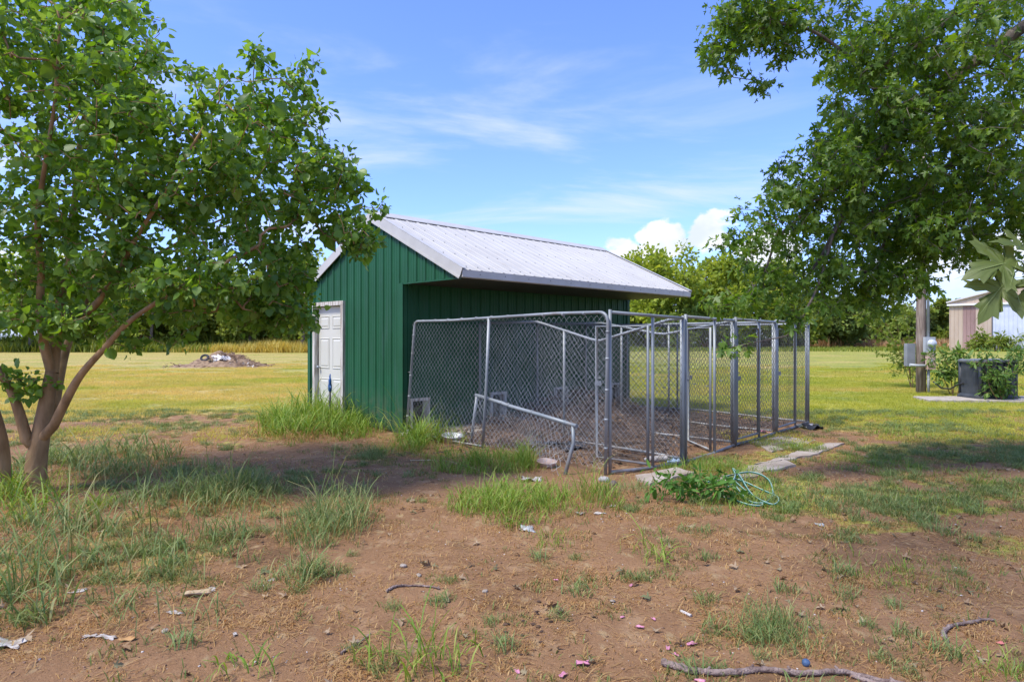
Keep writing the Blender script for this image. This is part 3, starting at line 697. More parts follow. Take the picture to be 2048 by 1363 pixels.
def left_tree():
    rng = np.random.default_rng(21); b = GH(72, 985)
    root = empty('broadleaf_tree', b); tag(root, 'multi stemmed tree with round green leaves and tan trunks at the left edge', 'tree')
    T = Tree(); y = b.y
    def q(px, py, dy): return np.array(P(px, py, y + dy))
    T.limb([b - Vector((0, 0, .12)), q(72, 935, 0), q(80, 880, 0), q(90, 820, .02), q(104, 745, .05)], .108, .060)
    n0 = T.nearest(q(80, 884, 0)); n1 = len(T.p) - 1
    # stems, as the photograph shows them leave the trunk
    T.limb([q(112, 672, .12), q(122, 600, .25), q(140, 510, .45), q(150, 400, .6), q(160, 280, .7), q(190, 130, .9), q(230, -60, 1.0)], .055, .010, n1)
    T.limb([q(105, 835, .15), q(118, 760, .35), q(135, 690, .6), q(165, 610, .9), q(205, 520, 1.3), q(250, 420, 1.6), q(300, 300, 1.9)], .054, .010, n0)
    T.limb([q(108, 850, -.08), q(140, 785, -.2), q(165, 745, -.3), q(205, 700, -.4), q(262, 640, -.5), q(345, 585, -.55), q(430, 535, -.5), q(520, 490, -.4)], .046, .005, n0)
    i = T.nearest(q(112, 672, .12)); T.limb([q(150, 645, .0), q(195, 605, -.2), q(235, 550, -.4), q(270, 480, -.6), q(320, 400, -.7), q(380, 300, -.7), q(440, 200, -.6)], .042, .007, i)
    i = T.nearest(q(104, 745, .05)); T.limb([q(88, 690, -.05), q(80, 620, -.15), q(82, 540, -.3), q(75, 440, -.5), q(90, 330, -.7), q(110, 200, -.8), q(120, 40, -.9)], .044, .007, i)
    T.limb([q(55, 885, -.05), q(40, 830, -.1), q(22, 780, -.15), q(-10, 730, -.2), q(-60, 660, -.2), q(-120, 560, -.1), q(-180, 420, 0)], .055, .012, n0)
    i = T.nearest(q(165, 610, .9)); T.limb([q(230, 560, 1.3), q(330, 500, 1.5), q(440, 440, 1.5), q(540, 410, 1.3)], .022, .007, i)
    nl = len(T.chains)
    # second trunk of the clump, standing just left of the first
    b2 = GH(-2, 992)
    T.limb([b2 - Vector((0, 0, .1)), q(2, 930, -.05), q(-6, 860, -.1), q(-40, 760, -.2), q(-110, 620, -.3), q(-190, 430, -.4), q(-220, 250, -.3)], .095, .02)
    E = []
    def ell(px, py, dy, rpx, rpy, ry, w): c = q(px, py, dy); s = (y + dy) / F; E.append((c[0], c[1], c[2], rpx * s, ry, rpy * s, w))
    ell(120, 200, -.6, 200, 270, .7, 2.0); ell(330, 380, -.5, 180, 160, .6, 1.1); ell(120, 160, .5, 200, 260, 1.6, 2.6); ell(380, 290, 0, 190, 180, 1.4, 2.6); ell(560, 330, .1, 120, 130, 1.0, 1.3); ell(660, 390, .1, 85, 85, .7, .7)
    ell(560, 215, .1, 75, 75, .5, .45); ell(450, 460, .2, 210, 110, 1.2, 1.3); ell(200, 460, .6, 220, 140, 1.5, 1.4); ell(560, 560, .3, 75, 85, .7, .6)
    ell(-100, 300, 0, 200, 320, 1.6, 2.0); ell(60, 20, 0, 230, 200, 1.6, 1.8); ell(700, 460, .05, 60, 55, .45, .3); ell(20, 570, .3, 130, 70, 1.0, .7); ell(330, 590, .4, 170, 60, 1.2, .55); ell(130, 600, .8, 150, 60, 1.0, .4); ell(520, 600, .2, 70, 50, .6, .25)
    ell(600, 150, 0, 36, 36, .3, .10); ell(705, 325, 0, 34, 34, .3, .16); ell(735, 480, 0, 42, 40, .3, .16); ell(640, 245, 0, 24, 34, .2, .09); ell(512, 110, 0, 20, 30, .2, .07); ell(755, 410, 0, 20, 16, .15, .05); ell(600, 600, .1, 40, 60, .4, .22); ell(250, 60, 0, 70, 80, .8, .5); ell(60, 765, -.1, 40, 30, .3, .12); ell(430, 615, .3, 110, 40, .8, .22); ell(630, 130, 0, 18, 14, .15, .05)
    ell(230, 630, -.2, 190, 42, .8, .35); ell(60, 650, -.3, 120, 40, .6, .45); ell(560, 640, .2, 60, 30, .4, .2); ell(330, 690, .1, 60, 20, .3, .1)
    ell(380, 560, -.75, 130, 45, .22, .45); ell(230, 520, -.6, 110, 70, .3, .4); ell(60, 480, -.4, 140, 90, .5, .6)
    att = ellipsoids(rng, E, 1950, .1)
    T.grow(att, rng, .16, 0., .05, .0035); T.radii(2.6, .003, .02)
    T.wood('trunk', M_bark, root, set(range(nl)) , 12)
    T.wood('trunk', M_bark, root, {nl}, 12)
    T.wood('branches', M_bark, root, set(range(nl + 1, len(T.chains))))
    v, t = scatter_leaves(T.tips, T.p, 'heart', 17, .050, rng, .11, .35, .36, .95, .35)
    o = link_mesh('crown', np_mesh('crown', v - np.array(b), t, True), M_leaf_l, root); print('left leaves', len(t) // 12)
left_tree()

def maple_tree():
    rng = np.random.default_rng(5); b = Vector((9.3, 8.2, 0)); y = 7.2
    root = empty('maple_tree', b); tag(root, 'large dark green maple whose boughs hang in from the right', 'tree')
    T = Tree()
    def q(px, py, dy): return np.array(P(px, py, y + dy))
    T.limb([b - Vector((0, 0, .2)), b + Vector((0, 0, 1.2)), b + Vector((-.1, -.05, 2.6)), b + Vector((0, 0, 4.5)), b + Vector((.2, .2, 8))], .36, .12)
    i = T.nearest(b + Vector((-.1, 0, 3.2)))
    T.limb([(8.3, 7.9, 4.6), q(2250, -40, .4), q(1950, 5, 0), q(1850, 82, -.2), q(1740, 130, -.3), q(1620, 60, -.3), q(1500, 40, -.3)], .055, .005, i)
    T.limb([(8.2, 7.8, 4.2), q(2200, 0, .2), q(1955, 120, 0), q(1830, 240, .1), q(1740, 330, .15), q(1690, 420, .2), q(1650, 500, .2), q(1620, 545, .2)], .085, .010, i)
    T.limb([(8.4, 8.2, 3.9), q(2150, 200, .9), q(1970, 290, .8), q(1850, 370, .7), q(1780, 470, .6), q(1720, 560, .5)], .06, .012, i)
    T.limb([(8.5, 8.6, 4.0), q(2200, 300, 2.0), q(2000, 350, 2.2), q(1850, 420, 2.1), q(1700, 480, 1.9)], .06, .012, i)
    k = T.nearest(q(1740, 330, .15)); T.limb([q(1640, 400, 0), q(1560, 470, -.1), q(1545, 500, -.1), q(1520, 560, -.1), q(1465, 605, -.1)], .022, .005, k)
    k = T.nearest(q(1690, 420, .2)); T.limb([q(1665, 470, 0), q(1640, 560, -.1), q(1612, 620, -.2), q(1585, 665, -.25), q(1530, 680, -.3), q(1455, 695, -.3)], .016, .004, k)
    nl = len(T.chains); E = []
    def ell(px, py, dy, rpx, rpy, ry, w): c = q(px, py, dy); s = (y + dy) / F; E.append((c[0], c[1], c[2], rpx * s, ry, rpy * s, w))
    ell(1500, 30, -.3, 95, 70, .5, .75); ell(1610, 25, -.2, 90, 50, .6, .5); ell(1570, 95, -.3, 28, 22, .2, .08); ell(1525, 165, -.3, 16, 14, .15, .04); ell(1440, 105, -.3, 36, 42, .25, .14); ell(1652, 80, -.3, 14, 26, .2, .05)
    ell(1720, 110, -.5, 70, 50, .3, .35); ell(1800, 130, 0, 130, 140, 1.2, 2.2); ell(1980, 120, .2, 160, 220, 1.6, 3.0); ell(1740, 260, 0, 100, 90, .9, 1.2); ell(1860, 330, .3, 190, 130, 1.4, 2.8)
    ell(1640, 360, 0, 110, 80, .8, 1.0); ell(1570, 420, -.05, 85, 55, .6, .42); ell(1470, 480, -.1, 50, 20, .3, .12); ell(1525, 520, -.1, 45, 60, .4, .13)
    ell(1760, 470, .5, 140, 80, 1.2, 1.5); ell(1900, 430, .6, 170, 90, 1.3, 1.8); ell(1720, 560, .5, 100, 45, .8, .5); ell(1640, 560, 0, 60, 60, .5, .18); ell(1560, 600, -.1, 50, 50, .4, .10); ell(1465, 600, -.1, 70, 25, .35, .10)
    ell(1790, 560, .4, 80, 50, .6, .5); ell(1560, 560, -.1, 80, 45, .5, .10); ell(1700, 610, .3, 70, 25, .5, .10); ell(1500, 570, -.1, 60, 40, .4, .07); ell(1640, 480, .1, 90, 60, .6, .22); ell(2100, 350, .6, 180, 200, 1.6, 2.2); ell(1590, 660, -.25, 22, 50, .2, .05); ell(1490, 688, -.3, 45, 8, .12, .035); ell(1960, 505, .2, 60, 34, .4, .14); ell(2200, 0, 1, 260, 260, 2, 2.2); ell(1880, 520, .2, 30, 40, .3, .1)
    cx, cy = b.x, b.y
    T.limb([(8.0, 6.6, 5.2), (6.2, 4.8, 6.0), (4.2, 4.6, 6.2), (2.2, 4.6, 6.1), (.8, 3.8, 6.0), (-.3, 2.3, 5.9)], .06, .012, i); nl = len(T.chains)
    E += [(1.4, 4.9, 6.1, .9, .9, .4, .75), (.4, 3.4, 6.0, .9, .9, .4, .75), (-.4, 2.2, 6.0, .8, .8, .4, .6), (5.2, 4.6, 6.2, 1.6, 1.6, .8, 1.0)]  # unseen leaf clumps on the overhead limb, added to shade the right ground
    E += [(cx, cy, 7.0, 3.5, 3.5, 2.6, 2.0), (cx + 1.5, cy + 1.5, 4.8, 3, 3, 1.8, .8)]
    att = ellipsoids(rng, E, 3500, .1)
    T.grow(att, rng, .2, .02, .05, .003); T.radii(2.5, .003, .04)
    T.wood('trunk', M_bark2, root, {0}, 14)
    T.wood('branches', M_bark2, root, set(range(1, len(T.chains))))
    v, t = scatter_leaves(T.tips, T.p, 'maple', 11, .067, rng, .12, .35, .25, .95, .9)
    parts = [(v, t)]
    link_mesh('crown', np_mesh('crown', v - np.array(b), t, False), M_leaf_m, root); print('maple leaves', len(t) // 18)
    # a long drooping shoot that ends close to the camera
    tw = MB(); pth = [(8.9, 8.0, 3.4), (6.5, 5.6, 3.3), (4.2, 3.6, 2.6), (2.2, 2.1, 1.98), (1.28, 1.42, 1.72), (1.02, 1.31, 1.665)]
    S_ = Tree(); S_.limb(pth, .02, .0022); tw.tube([Vector(p) - b for p in S_.p], S_.rmin, 6); sh = tw.build('shoot', M_bark2, root)
    half = [(.10, .03), (.24, -.07), (.44, -.13), (.36, -.02), (.43, .05), (.24, .09), (.14, .18), (.30, .26), (.40, .38), (.52, .38), (.56, .48), (.74, .56), (.60, .57), (.62, .68), (.48, .61), (.38, .60), (.22, .50), (.10, .46), (.14, .60), (.26, .70), (.20, .74), (.27, .86), (.14, .85), (.11, .96), (0, 1.12)]
    def big(base, tip, nrm, size, name='leaf'):
        d = np.array(tip) - np.array(base); fr = rot_frames(d[None], np.array(nrm, float)[None]); ln = np.linalg.norm(d)
        o = [(0, 0)] + half + [(-x, y) for x, y in reversed(half[:-1])]; bend = lambda x, y: .20 * abs(x) - .20 * (y - .35) ** 2 + .03 * math.sin(14 * x + 9 * y)
        inner = [(x * .55, .30 + (y - .30) * .55) for x, y in o]; n = len(o)
        tv2 = np.array([(0, .30, 0)] + [(x, y, bend(x, y) * .8 + .012) for x, y in inner] + [(x, y, bend(x, y)) for x, y in o])
        tt2 = [(0, 1 + i, 1 + (i + 1) % n) for i in range(n)]
        for i in range(n): j = (i + 1) % n; tt2 += [(1 + i, 1 + n + i, 1 + n + j), (1 + i, 1 + n + j, 1 + j)]
        vv, tr = place(tv2, np.array(tt2), np.array(base)[None], fr, np.array([[ln * size, ln, ln]]))
        o_ = link_mesh(name, np_mesh(name, vv - np.array(b), tr, True), M_leaf_near, root)
        mv = MB(); lf = lambda x, y: Vector(fr[0] @ (np.array([x, y, bend(x, y) + .006]) * np.array([ln * size, ln, ln]))) + Vector(base) - b
        for tip_, r in (((0, 1.08), .0011), ((.68, .53), .0008), ((-.68, .53), .0008), ((.38, -.10), .0006), ((-.38, -.10), .0006)):
            mv.tube([lf(tip_[0] * t, tip_[1] * t) for t in (0, .33, .66, 1)], [r, r * .8, r * .5, r * .2], 5)
        mv.build('veins', M_vein, o_); return o_
    M_vein = pmat('leaf_vein', (.20, .26, .08)); M_leaf_near = leafmat('near_maple_leaf', [(.12, .17, .04), (.15, .20, .05)], .5, .45, .4)
    Y0 = 1.31; stem = P(2040, 512, Y0)
    for (a_, c_, nr, sz) in (((2036, 520), (1922, 548), (.1, -.75, .6), .85), ((2020, 552), (1952, 636), (-.5, -.8, .3), .8), ((2062, 500), (1985, 478), (.1, -.6, .8), .9), ((2070, 545), (2028, 610), (.4, -.9, .2), .7)):
        pb, pt = P(*a_, Y0), P(*c_, Y0 + .01); big(pb, pt, nr, sz)
        m = MB(); m.tube([Vector(S_.p[-1]) - b, (Vector(S_.p[-1]) + pb) / 2 - b + Vector((0, 0, .004)), pb - b], .0014, 5); m.build('petiole', M_leaf_m, root)
maple_tree()

# ------------------------------------------------------------------ far trees, each its own
def far_tree(name, label, x, y, hgt, rad, mat, seed, base=.18, leaves=3600, size=.42, squash=1., group=None, cat='tree'):
    rng = np.random.default_rng(seed); b = Vector((x, y, 0)); root = empty(name, b); tag(root, label, cat, group)
    T = Tree(); lean = rng.normal(0, .04 * hgt, 2); top = np.array([x + lean[0], y + lean[1], hgt * .72])
    T.limb([(x, y, -.2), (x + lean[0] * .3, y, hgt * .25), tuple(top * .55 + np.array([x, y, hgt * .3]) * .45), tuple(top)], .018 * hgt + .05, .03)
    E = [(x + lean[0], y + lean[1], hgt * (.5 + base / 2), rad * .75, rad * .75, hgt * (.5 - base / 2), 2.)]
    for _ in range(9):
        a = rng.random() * 6.28; rr = rad * (.35 + .45 * rng.random()); zz = hgt * (base + .15 + (.72 - base) * rng.random()); k = rad * (.25 + .25 * rng.random())
        E.append((x + math.cos(a) * rr, y + math.sin(a) * rr, zz, k, k, k * .8 * squash, .7))
    att = ellipsoids(rng, E, 130, .35); T.grow(att, rng, .8, 0, .2, .02); T.radii(2.3, .018, .3)
    T.wood('trunk', M_bark2, root, None, 7)
    v, t = scatter_leaves(T.tips, T.p, 'card', leaves / 130, size, rng, rad * .2, .35, .35, .5, .2)
    link_mesh('crown', np_mesh('crown', v - np.array(b), t), mat, root)
FT = [  # px centre, distance, crown top px, crown half width px, leaf colour, label
    (1330, 104, 506, 85, 0, 'tall yellow green tree just right of the shed roof'), (1420, 108, 518, 80, 0, 'rounded yellow green tree between two taller ones behind the kennel'),
    (1505, 112, 530, 80, 0, 'green tree behind the kennel seen through hanging maple boughs'), (1575, 106, 560, 70, 1, 'yellowish tree behind the far kennel corner'),
    (1675, 110, 596, 62, 2, 'low dark tree standing alone at the field edge right of the kennel'), (1745, 118, 592, 65, 1, 'green tree left of the wooden pole at the field edge'),
    (1885, 118, 596, 34, 1, 'small green tree between the pole and the metal barn'), (1450, 102, 596, 60, 1, 'dark bushy tree low behind the chain link runs'), (1370, 100, 600, 60, 1, 'short leafy tree right beside the shed corner'),
    (605, 76, 498, 62, 0, 'tall yellow green tree left of the shed roof'), (500, 80, 535, 60, 1, 'green tree left of the yellow one beyond the field'), (580, 80, 580, 50, 1, 'dark leafy tree close to the shed door side'),
    (400, 84, 525, 75, 1, 'green tree beyond the debris heap'), (300, 80, 515, 75, 0, 'yellow green tree seen below the left boughs'), (195, 86, 500, 85, 1, 'broad green tree behind the tan trunks'),
    (60, 78, 470, 80, 0, 'big yellow green tree at the far left of the field'), (-60, 82, 520, 70, 1, 'green tree past the left edge of the field'), (1810, 120, 610, 40, 2, 'dark green tree right behind the wooden pole'), (1290, 112, 556, 55, 1, 'green tree peeping out at the far shed corner'), (450, 92, 575, 60, 0, 'dark green tree in the row behind the debris heap'), (130, 96, 550, 70, 1, 'dark tree behind the row left of the tan trunks'), (1610, 116, 590, 45, 1, 'green tree just left of the low dark one'), (255, 84, 628, 48, 0, 'low light green bush beyond the field left of the debris heap'), (345, 86, 622, 46, 1, 'rounded green bush behind the left end of the debris heap'), (415, 85, 632, 42, 0, 'low yellow green bush right behind the debris heap'), (520, 86, 618, 44, 1, 'green bush behind the yellow reeds')]
for i, (px, d, ty, hw, mi, lab) in enumerate(FT):
    tp = P(px, ty, d); far_tree('field_tree', lab, tp.x, d, tp.z, hw / F * d * 1.1, M_leaf_far[mi], 100 + i, base=.03 if mi == 2 or ty > 555 else .12, leaves=8000, size=.36 * d / 80, group='trees along the field edge')
# ------------------------------------------------------------------ grass and ground cover
def gmat(name, cols, trans=.3): return leafmat(name, cols, trans, .55, .3)
M_g_bright = gmat('bright_green_grass', [(.105, .20, .02), (.165, .28, .032), (.24, .345, .048), (.32, .34, .075)])
M_g_blue = gmat('blue_green_grass', [(.10, .165, .045), (.155, .225, .062), (.22, .275, .085), (.36, .34, .13)])
M_g_dry = gmat('dry_straw_grass', [(.34, .18, .06), (.46, .28, .10), (.54, .37, .15), (.27, .155, .055)])
M_g_mix = gmat('mixed_green_and_straw_grass', [(.085, .14, .03), (.13, .19, .04), (.20, .22, .055), (.36, .26, .10)])
M_g_lawn = leafmat('mown_field_grass', [(.36, .42, .05), (.50, .52, .08), (.64, .56, .14)], .5, .6, .2, field=field_colour)
def blades(pos, hgt, wid, rng, curve=.6, rows=4, az=None, spread=None):
    """curved grass blades: pos (n,3), hgt/wid arrays"""
    n = len(pos); az = rng.random(n) * 2 * np.pi if az is None else az; lean = rng.random(n) * .5 + .05
    cu = curve * (.4 + rng.random(n)); d = np.stack([np.cos(az), np.sin(az), np.zeros(n)], 1); tw = rng.normal(0, .5, n)
    s = np.stack([-np.sin(az + tw), np.cos(az + tw), np.zeros(n)], 1); vs = []
    ang = lean * .6; x = np.zeros(n); z = np.zeros(n); ws = np.interp(np.linspace(0, 1, rows), [0, .35, .75, 1], [.55, 1, .7, 0])
    for k in range(rows):
        c = pos + d * (x * hgt)[:, None]; c = c + np.stack([np.zeros(n), np.zeros(n), z * hgt], 1)
        if k < rows - 1: vs += [c - s * (wid * ws[k] / 2)[:, None], c + s * (wid * ws[k] / 2)[:, None]]
        else: vs += [c]
        ang = ang + cu * (.5 + k * .5) / (rows - 1) * 1.4; st = 1 / (rows - 1); x = x + np.sin(ang) * st; z = z + np.cos(ang) * st
    nv = 2 * (rows - 1) + 1; v = np.stack(vs, 1).reshape(-1, 3); t = []
    for k in range(rows - 2): t += [(2 * k, 2 * k + 1, 2 * k + 3), (2 * k, 2 * k + 3, 2 * k + 2)]
    t += [(2 * rows - 4, 2 * rows - 3, 2 * rows - 2)]
    tt = np.array(t)[None] + (np.arange(n) * nv)[:, None, None]; return v, tt.reshape(-1, 3)
THATCH = []
def patch(px, py, rx, ry, tufts, per, hgt, wid, curve, rng, tuft_r=.05, thatch=True):
    if thatch: THATCH.append(patch(px, py, rx * 1.2, ry * 1.25, tufts, max(3, per // 2), hgt * .5, wid * .6, curve * 1.5, rng, tuft_r * 1.5, False))
    c = G(px, py); sx = rx / F * c.y; sy = ry * c.y ** 2 / (F * EYE)
    a = rng.random(tufts) * 6.283; r = rng.random(tufts) ** .6; tx = c.x + np.cos(a) * r * sx; ty = c.y + np.sin(a) * r * sy
    hgt = hgt * 1.3; th = hgt * (1.1 - .5 * r) * np.exp(rng.normal(0, .25, tufts)); n = tufts * per
    x = np.repeat(tx, per) + rng.normal(0, tuft_r, n); yv = np.repeat(ty, per) + rng.normal(0, tuft_r, n); h = np.repeat(th, per) * (.4 + .75 * rng.random(n))
    z = H(x, yv) - .01
    return blades(np.stack([x, yv, z], 1), h, wid * (.6 + .7 * rng.random(n)), rng, curve, 5 if hgt > .2 else 4)
def stuff(name, parts, mat, label):
    v, t = merge(parts); o = link_mesh(name, np_mesh(name, v, t, True), mat); tag(o, label, 'grass', kind='stuff'); return len(t)
def build_grass():
    rng = np.random.default_rng(77); tot = 0
    A = lambda *a, **k: patch(*a, rng=rng, **k)
    tot += stuff('tall_grass', [A(650, 850, 115, 26, 130, 22, .62, .013, 1.0), A(40, 1000, 90, 20, 26, 9, .36, .012, 1.0), A(110, 1035, 90, 24, 16, 8, .34, .012, 1.0), A(590, 860, 70, 16, 34, 16, .42, .011, 1.0), A(700, 868, 70, 12, 30, 14, .36, .010, 1.0), A(835, 885, 46, 16, 34, 18, .42, .011, 1.0), A(905, 890, 30, 8, 6, 8, .48, .009, .7),
                 A(965, 928, 120, 20, 90, 15, .22, .007, .8), A(1045, 930, 30, 12, 20, 14, .32, .007, .7), A(830, 905, 90, 14, 40, 12, .20, .006, .8)], M_g_bright, 'tall arching green grass round the shed door and kennel corner')
    tot += stuff('weedy_grass', [A(170, 930, 150, 42, 85, 11, .30, .013, .8), A(400, 1000, 150, 40, 85, 12, .25, .008, .8), A(470, 990, 60, 26, 60, 12, .27, .007, .7), A(660, 1050, 75, 46, 75, 11, .27, .007, .7), A(610, 1150, 60, 22, 28, 9, .20, .007, .9), A(300, 945, 120, 24, 50, 10, .22, .008, .8),
                 A(1560, 1260, 75, 46, 44, 14, .13, .004, .8), A(1690, 1010, 110, 30, 60, 10, .15, .005, .8), A(450, 1075, 90, 30, 20, 7, .24, .007, .9), A(120, 1080, 150, 60, 36, 7, .30, .010, .9), A(60, 1200, 130, 70, 26, 7, .30, .011, .9), A(330, 1130, 200, 80, 34, 6, .24, .008, .8), A(250, 1240, 200, 60, 20, 6, .20, .007, .9), A(520, 1000, 160, 60, 36, 8, .17, .006, .8), A(250, 860, 220, 16, 70, 8, .12, .006, .8), A(200, 1060, 200, 50, 16, 6, .42, .009, .7), A(90, 1150, 110, 50, 14, 6, .40, .010, .8), A(700, 1000, 60, 30, 20, 8, .22, .007, .8), A(760, 905, 110, 16, 40, 10, .16, .006, .9), A(1250, 985, 70, 16, 30, 9, .14, .006, .9)], M_g_blue, 'blue green weedy grass tufts over the dirt on the left')
    tot += stuff('bright_weedy_grass', [A(1030, 1010, 130, 44, 120, 12, .24, .007, .8), A(1180, 1005, 70, 30, 40, 8, .26, .006, .6), A(1440, 940, 120, 26, 120, 14, .14, .005, .8), A(1590, 895, 60, 10, 50, 12, .12, .005, .8), A(1800, 870, 60, 12, 40, 12, .14, .006, .8),
                 A(1310, 1120, 60, 18, 7, 6, .24, .009, 1.3), A(830, 1330, 110, 40, 9, 8, .26, .009, 1.0), A(1100, 1090, 25, 20, 10, 8, .14, .005, .6), A(1560, 1000, 120, 30, 50, 10, .12, .005, .8), A(1740, 930, 90, 18, 60, 10, .12, .005, .8), A(1480, 1012, 100, 22, 60, 11, .10, .005, .8), A(1850, 1010, 120, 40, 40, 9, .09, .005, .8), A(1800, 1150, 130, 50, 45, 9, .08, .004, .8), A(1950, 960, 100, 30, 40, 9, .10, .005, .8), A(1990, 1330, 60, 50, 25, 9, .08, .004, .9), A(600, 880, 90, 14, 30, 10, .12, .005, .8), A(480, 1340, 60, 20, 4, 5, .22, .008, 1.0)], M_g_bright, 'fresh green grass tufts in the middle of the yard')
    # little isolated tufts and dead crowns all over the dirt
    n = 2600; x = rng.uniform(-6, 6.5, n); y = 2.1 + 8 * rng.random(n) ** 1.2; k = (np.abs(x) < .8 * y); x, y = x[k], y[k]; u, v = UV(x, y); k = ~((u > -.2) & (v > -4.2)); x, y = x[k], y[k]
    per = 9; sp = np.repeat(.02 + .07 * rng.random(len(x)), per); X = np.repeat(x, per); Y = np.repeat(y, per); m = len(X); X = X + rng.normal(0, 1, m) * sp; Y = Y + rng.normal(0, 1, m) * sp
    g = np.repeat(rng.random(len(x)) < .3, per); pos = np.stack([X, Y, H(X, Y) - .005], 1); hh = .03 + .05 * rng.random(m)
    tot += stuff('small_tufts', [blades(pos[g], hh[g], .0045 + .003 * rng.random(g.sum()), rng, .9, 4)], M_g_mix, 'small scattered green tufts on the bare dirt')
    tot += stuff('dead_tufts', [blades(pos[~g], hh[~g] * .8, .004 + .002 * rng.random((~g).sum()), rng, 1.4, 4)], M_g_dry, 'withered straw tufts on the bare dirt')
    tot += stuff('thatch', THATCH, M_g_dry, 'dry straw thatch among the roots of the green tufts')
    # loose straw and bits lying flat
    n = 44000; y = 2.0 + 7.5 * rng.random(n) ** 1.3; x = rng.uniform(-.85, .85, n) * y; cl = vnoise(x * 1.6, y * 1.6, 51) * .6 + vnoise(x * 5, y * 5, 52) * .4; k = rng.random(n) < sstep(.34, .66, cl); x, y = x[k], y[k]; n = len(x)
    a = rng.random(n) * 6.283; ln = .03 + .09 * rng.random(n) ** 2; d = np.stack([np.cos(a), np.sin(a), rng.normal(0, .10, n)], 1); wd = .0016 + .0022 * rng.random(n)
    tv = np.array([(-.5, 0, 0), (.5, 0, 0), (.5, .5, .10), (-.5, .5, .10), (.4, 1, 0), (-.4, 1, 0)], float); tt = np.array([(0, 1, 2), (0, 2, 3), (3, 2, 4), (3, 4, 5)])
    fr = rot_frames(d, np.tile([0, 0, 1.], (n, 1))); pos = np.stack([x, y, H(x, y) + .004], 1); sc = np.stack([wd, ln, ln], 1)
    vv = np.einsum('nij,nkj->nki', fr, tv[None] * sc[:, None, :]) + pos[:, None, :]
    v = vv.reshape(-1, 3); t = (tt[None] + (np.arange(n) * 6)[:, None, None]).reshape(-1, 3)
    o = link_mesh('loose_straw', np_mesh('loose_straw', v, t), M_g_dry); tag(o, 'loose straw and dead grass stems strewn over the dirt', 'straw', kind='stuff'); tot += len(t)
    # crumbs of soil and small stones
    M_crumb = pmat('soil_crumb', (.12, .065, .04), (.30, .18, .11), 14, .95); M_chip = pmat('pale_chip', (.42, .36, .30), (.62, .57, .52), 9, .9)
    ico = np.array([(0, 0, 1), (.9, 0, .4), (.28, .85, .42), (-.72, .53, .4), (-.7, -.55, .38), (.3, -.85, .45), (.6, .5, -.6), (-.5, .6, -.6), (-.1, -.8, -.6)], float)
    it = np.array([(0, 1, 2), (0, 2, 3), (0, 3, 4), (0, 4, 5), (0, 5, 1), (1, 6, 2), (2, 7, 3), (2, 6, 7), (3, 7, 4), (4, 8, 5), (4, 7, 8), (5, 8, 1), (1, 8, 6)])
    for nm, mat_, n, lo, hi, lab in (('soil_crumbs', M_crumb, 9000, .002, .011, 'small crumbs of brown soil on the bare yard'), ('pale_chips', M_chip, 900, .003, .010, 'tiny pale stone chips scattered on the dirt')):
        y = 1.9 + 7 * rng.random(n) ** 1.5; x = rng.uniform(-.85, .85, n) * y; s = lo + (hi - lo) * rng.random(n) ** 3
        a = rng.random(n) * 6.283; d = np.stack([np.cos(a), np.sin(a), np.zeros(n)], 1); fr = rot_frames(d, np.tile([0, 0, 1.], (n, 1)))
        sc = np.stack([s * (.6 + .6 * rng.random(n)), s, s * .55], 1); vv = np.einsum('nij,nkj->nki', fr, ico[None] * sc[:, None, :]) + np.stack([x, y, H(x, y) + s * .2], 1)[:, None, :]
        t = (it[None] + (np.arange(n) * len(ico))[:, None, None]).reshape(-1, 3)
        o = link_mesh(nm, np_mesh(nm, vv.reshape(-1, 3), t, True), mat_); tag(o, lab, 'gravel', kind='stuff'); tot += len(t)
    # dead fallen leaves
    n = 900; y = 2.2 + 7 * rng.random(n); x = rng.uniform(-.8, .85, n) * y; k = rng.random(n) < .35 + .5 * (x > 1.5); x, y = x[k], y[k]; n = len(x)
    a = rng.random(n) * 6.283; d = np.stack([np.cos(a), np.sin(a), rng.normal(0, .2, n)], 1); nr = rng.normal(0, .45, (n, 3)) + np.array([0, 0, 1.]); tv, tt = LT['maple']; tv = tv.copy(); tv[:, 2] *= 2.5
    v, t = place(tv, tt, np.stack([x, y, H(x, y) + .012], 1), rot_frames(d, nr), (.03 + .035 * rng.random(n))[:, None] * np.ones((1, 3)))
    M_dl = leafmat('dead_leaf', [(.17, .10, .05), (.27, .17, .09), (.36, .27, .17), (.12, .14, .06)], .1, .8, .2)
    o = link_mesh('fallen_leaves', np_mesh('fallen_leaves', v, t), M_dl); tag(o, 'curled dead leaves fallen on the yard', 'leaves', kind='stuff'); tot += len(t)
    # tall reeds and rough growth at the field edge
    def band(x0, x1, y0, y1, n, h, wd): x = rng.uniform(x0, x1, n); y = rng.uniform(y0, y1, n); hh = h * (.5 + .7 * rng.random(n)) * (.6 + .8 * vnoise(x * .25, y * .25, 61)); return blades(np.stack([x, y, np.zeros(n)], 1), hh, wd * (.6 + rng.random(n)), rng, .35, 3)
    M_reed = gmat('yellow_reed', [(.50, .40, .08), (.60, .48, .10), (.68, .56, .16), (.42, .40, .08)])
    M_tan = gmat('tan_dead_growth', [(.34, .20, .09), (.45, .28, .13), (.52, .36, .19)])
    tot += stuff('yellow_reeds', [band(-34, -22.5, 74, 80, 5500, 1.4, .08), band(-40, -33, 76, 80, 900, 1.1, .08)], M_reed, 'tall yellow reeds at the edge of the field behind the debris heap')
    tot += stuff('tan_growth', [band(28, 90, 108, 116, 9000, 1.5, .10)], M_tan, 'strip of dead tan growth along the far field edge')
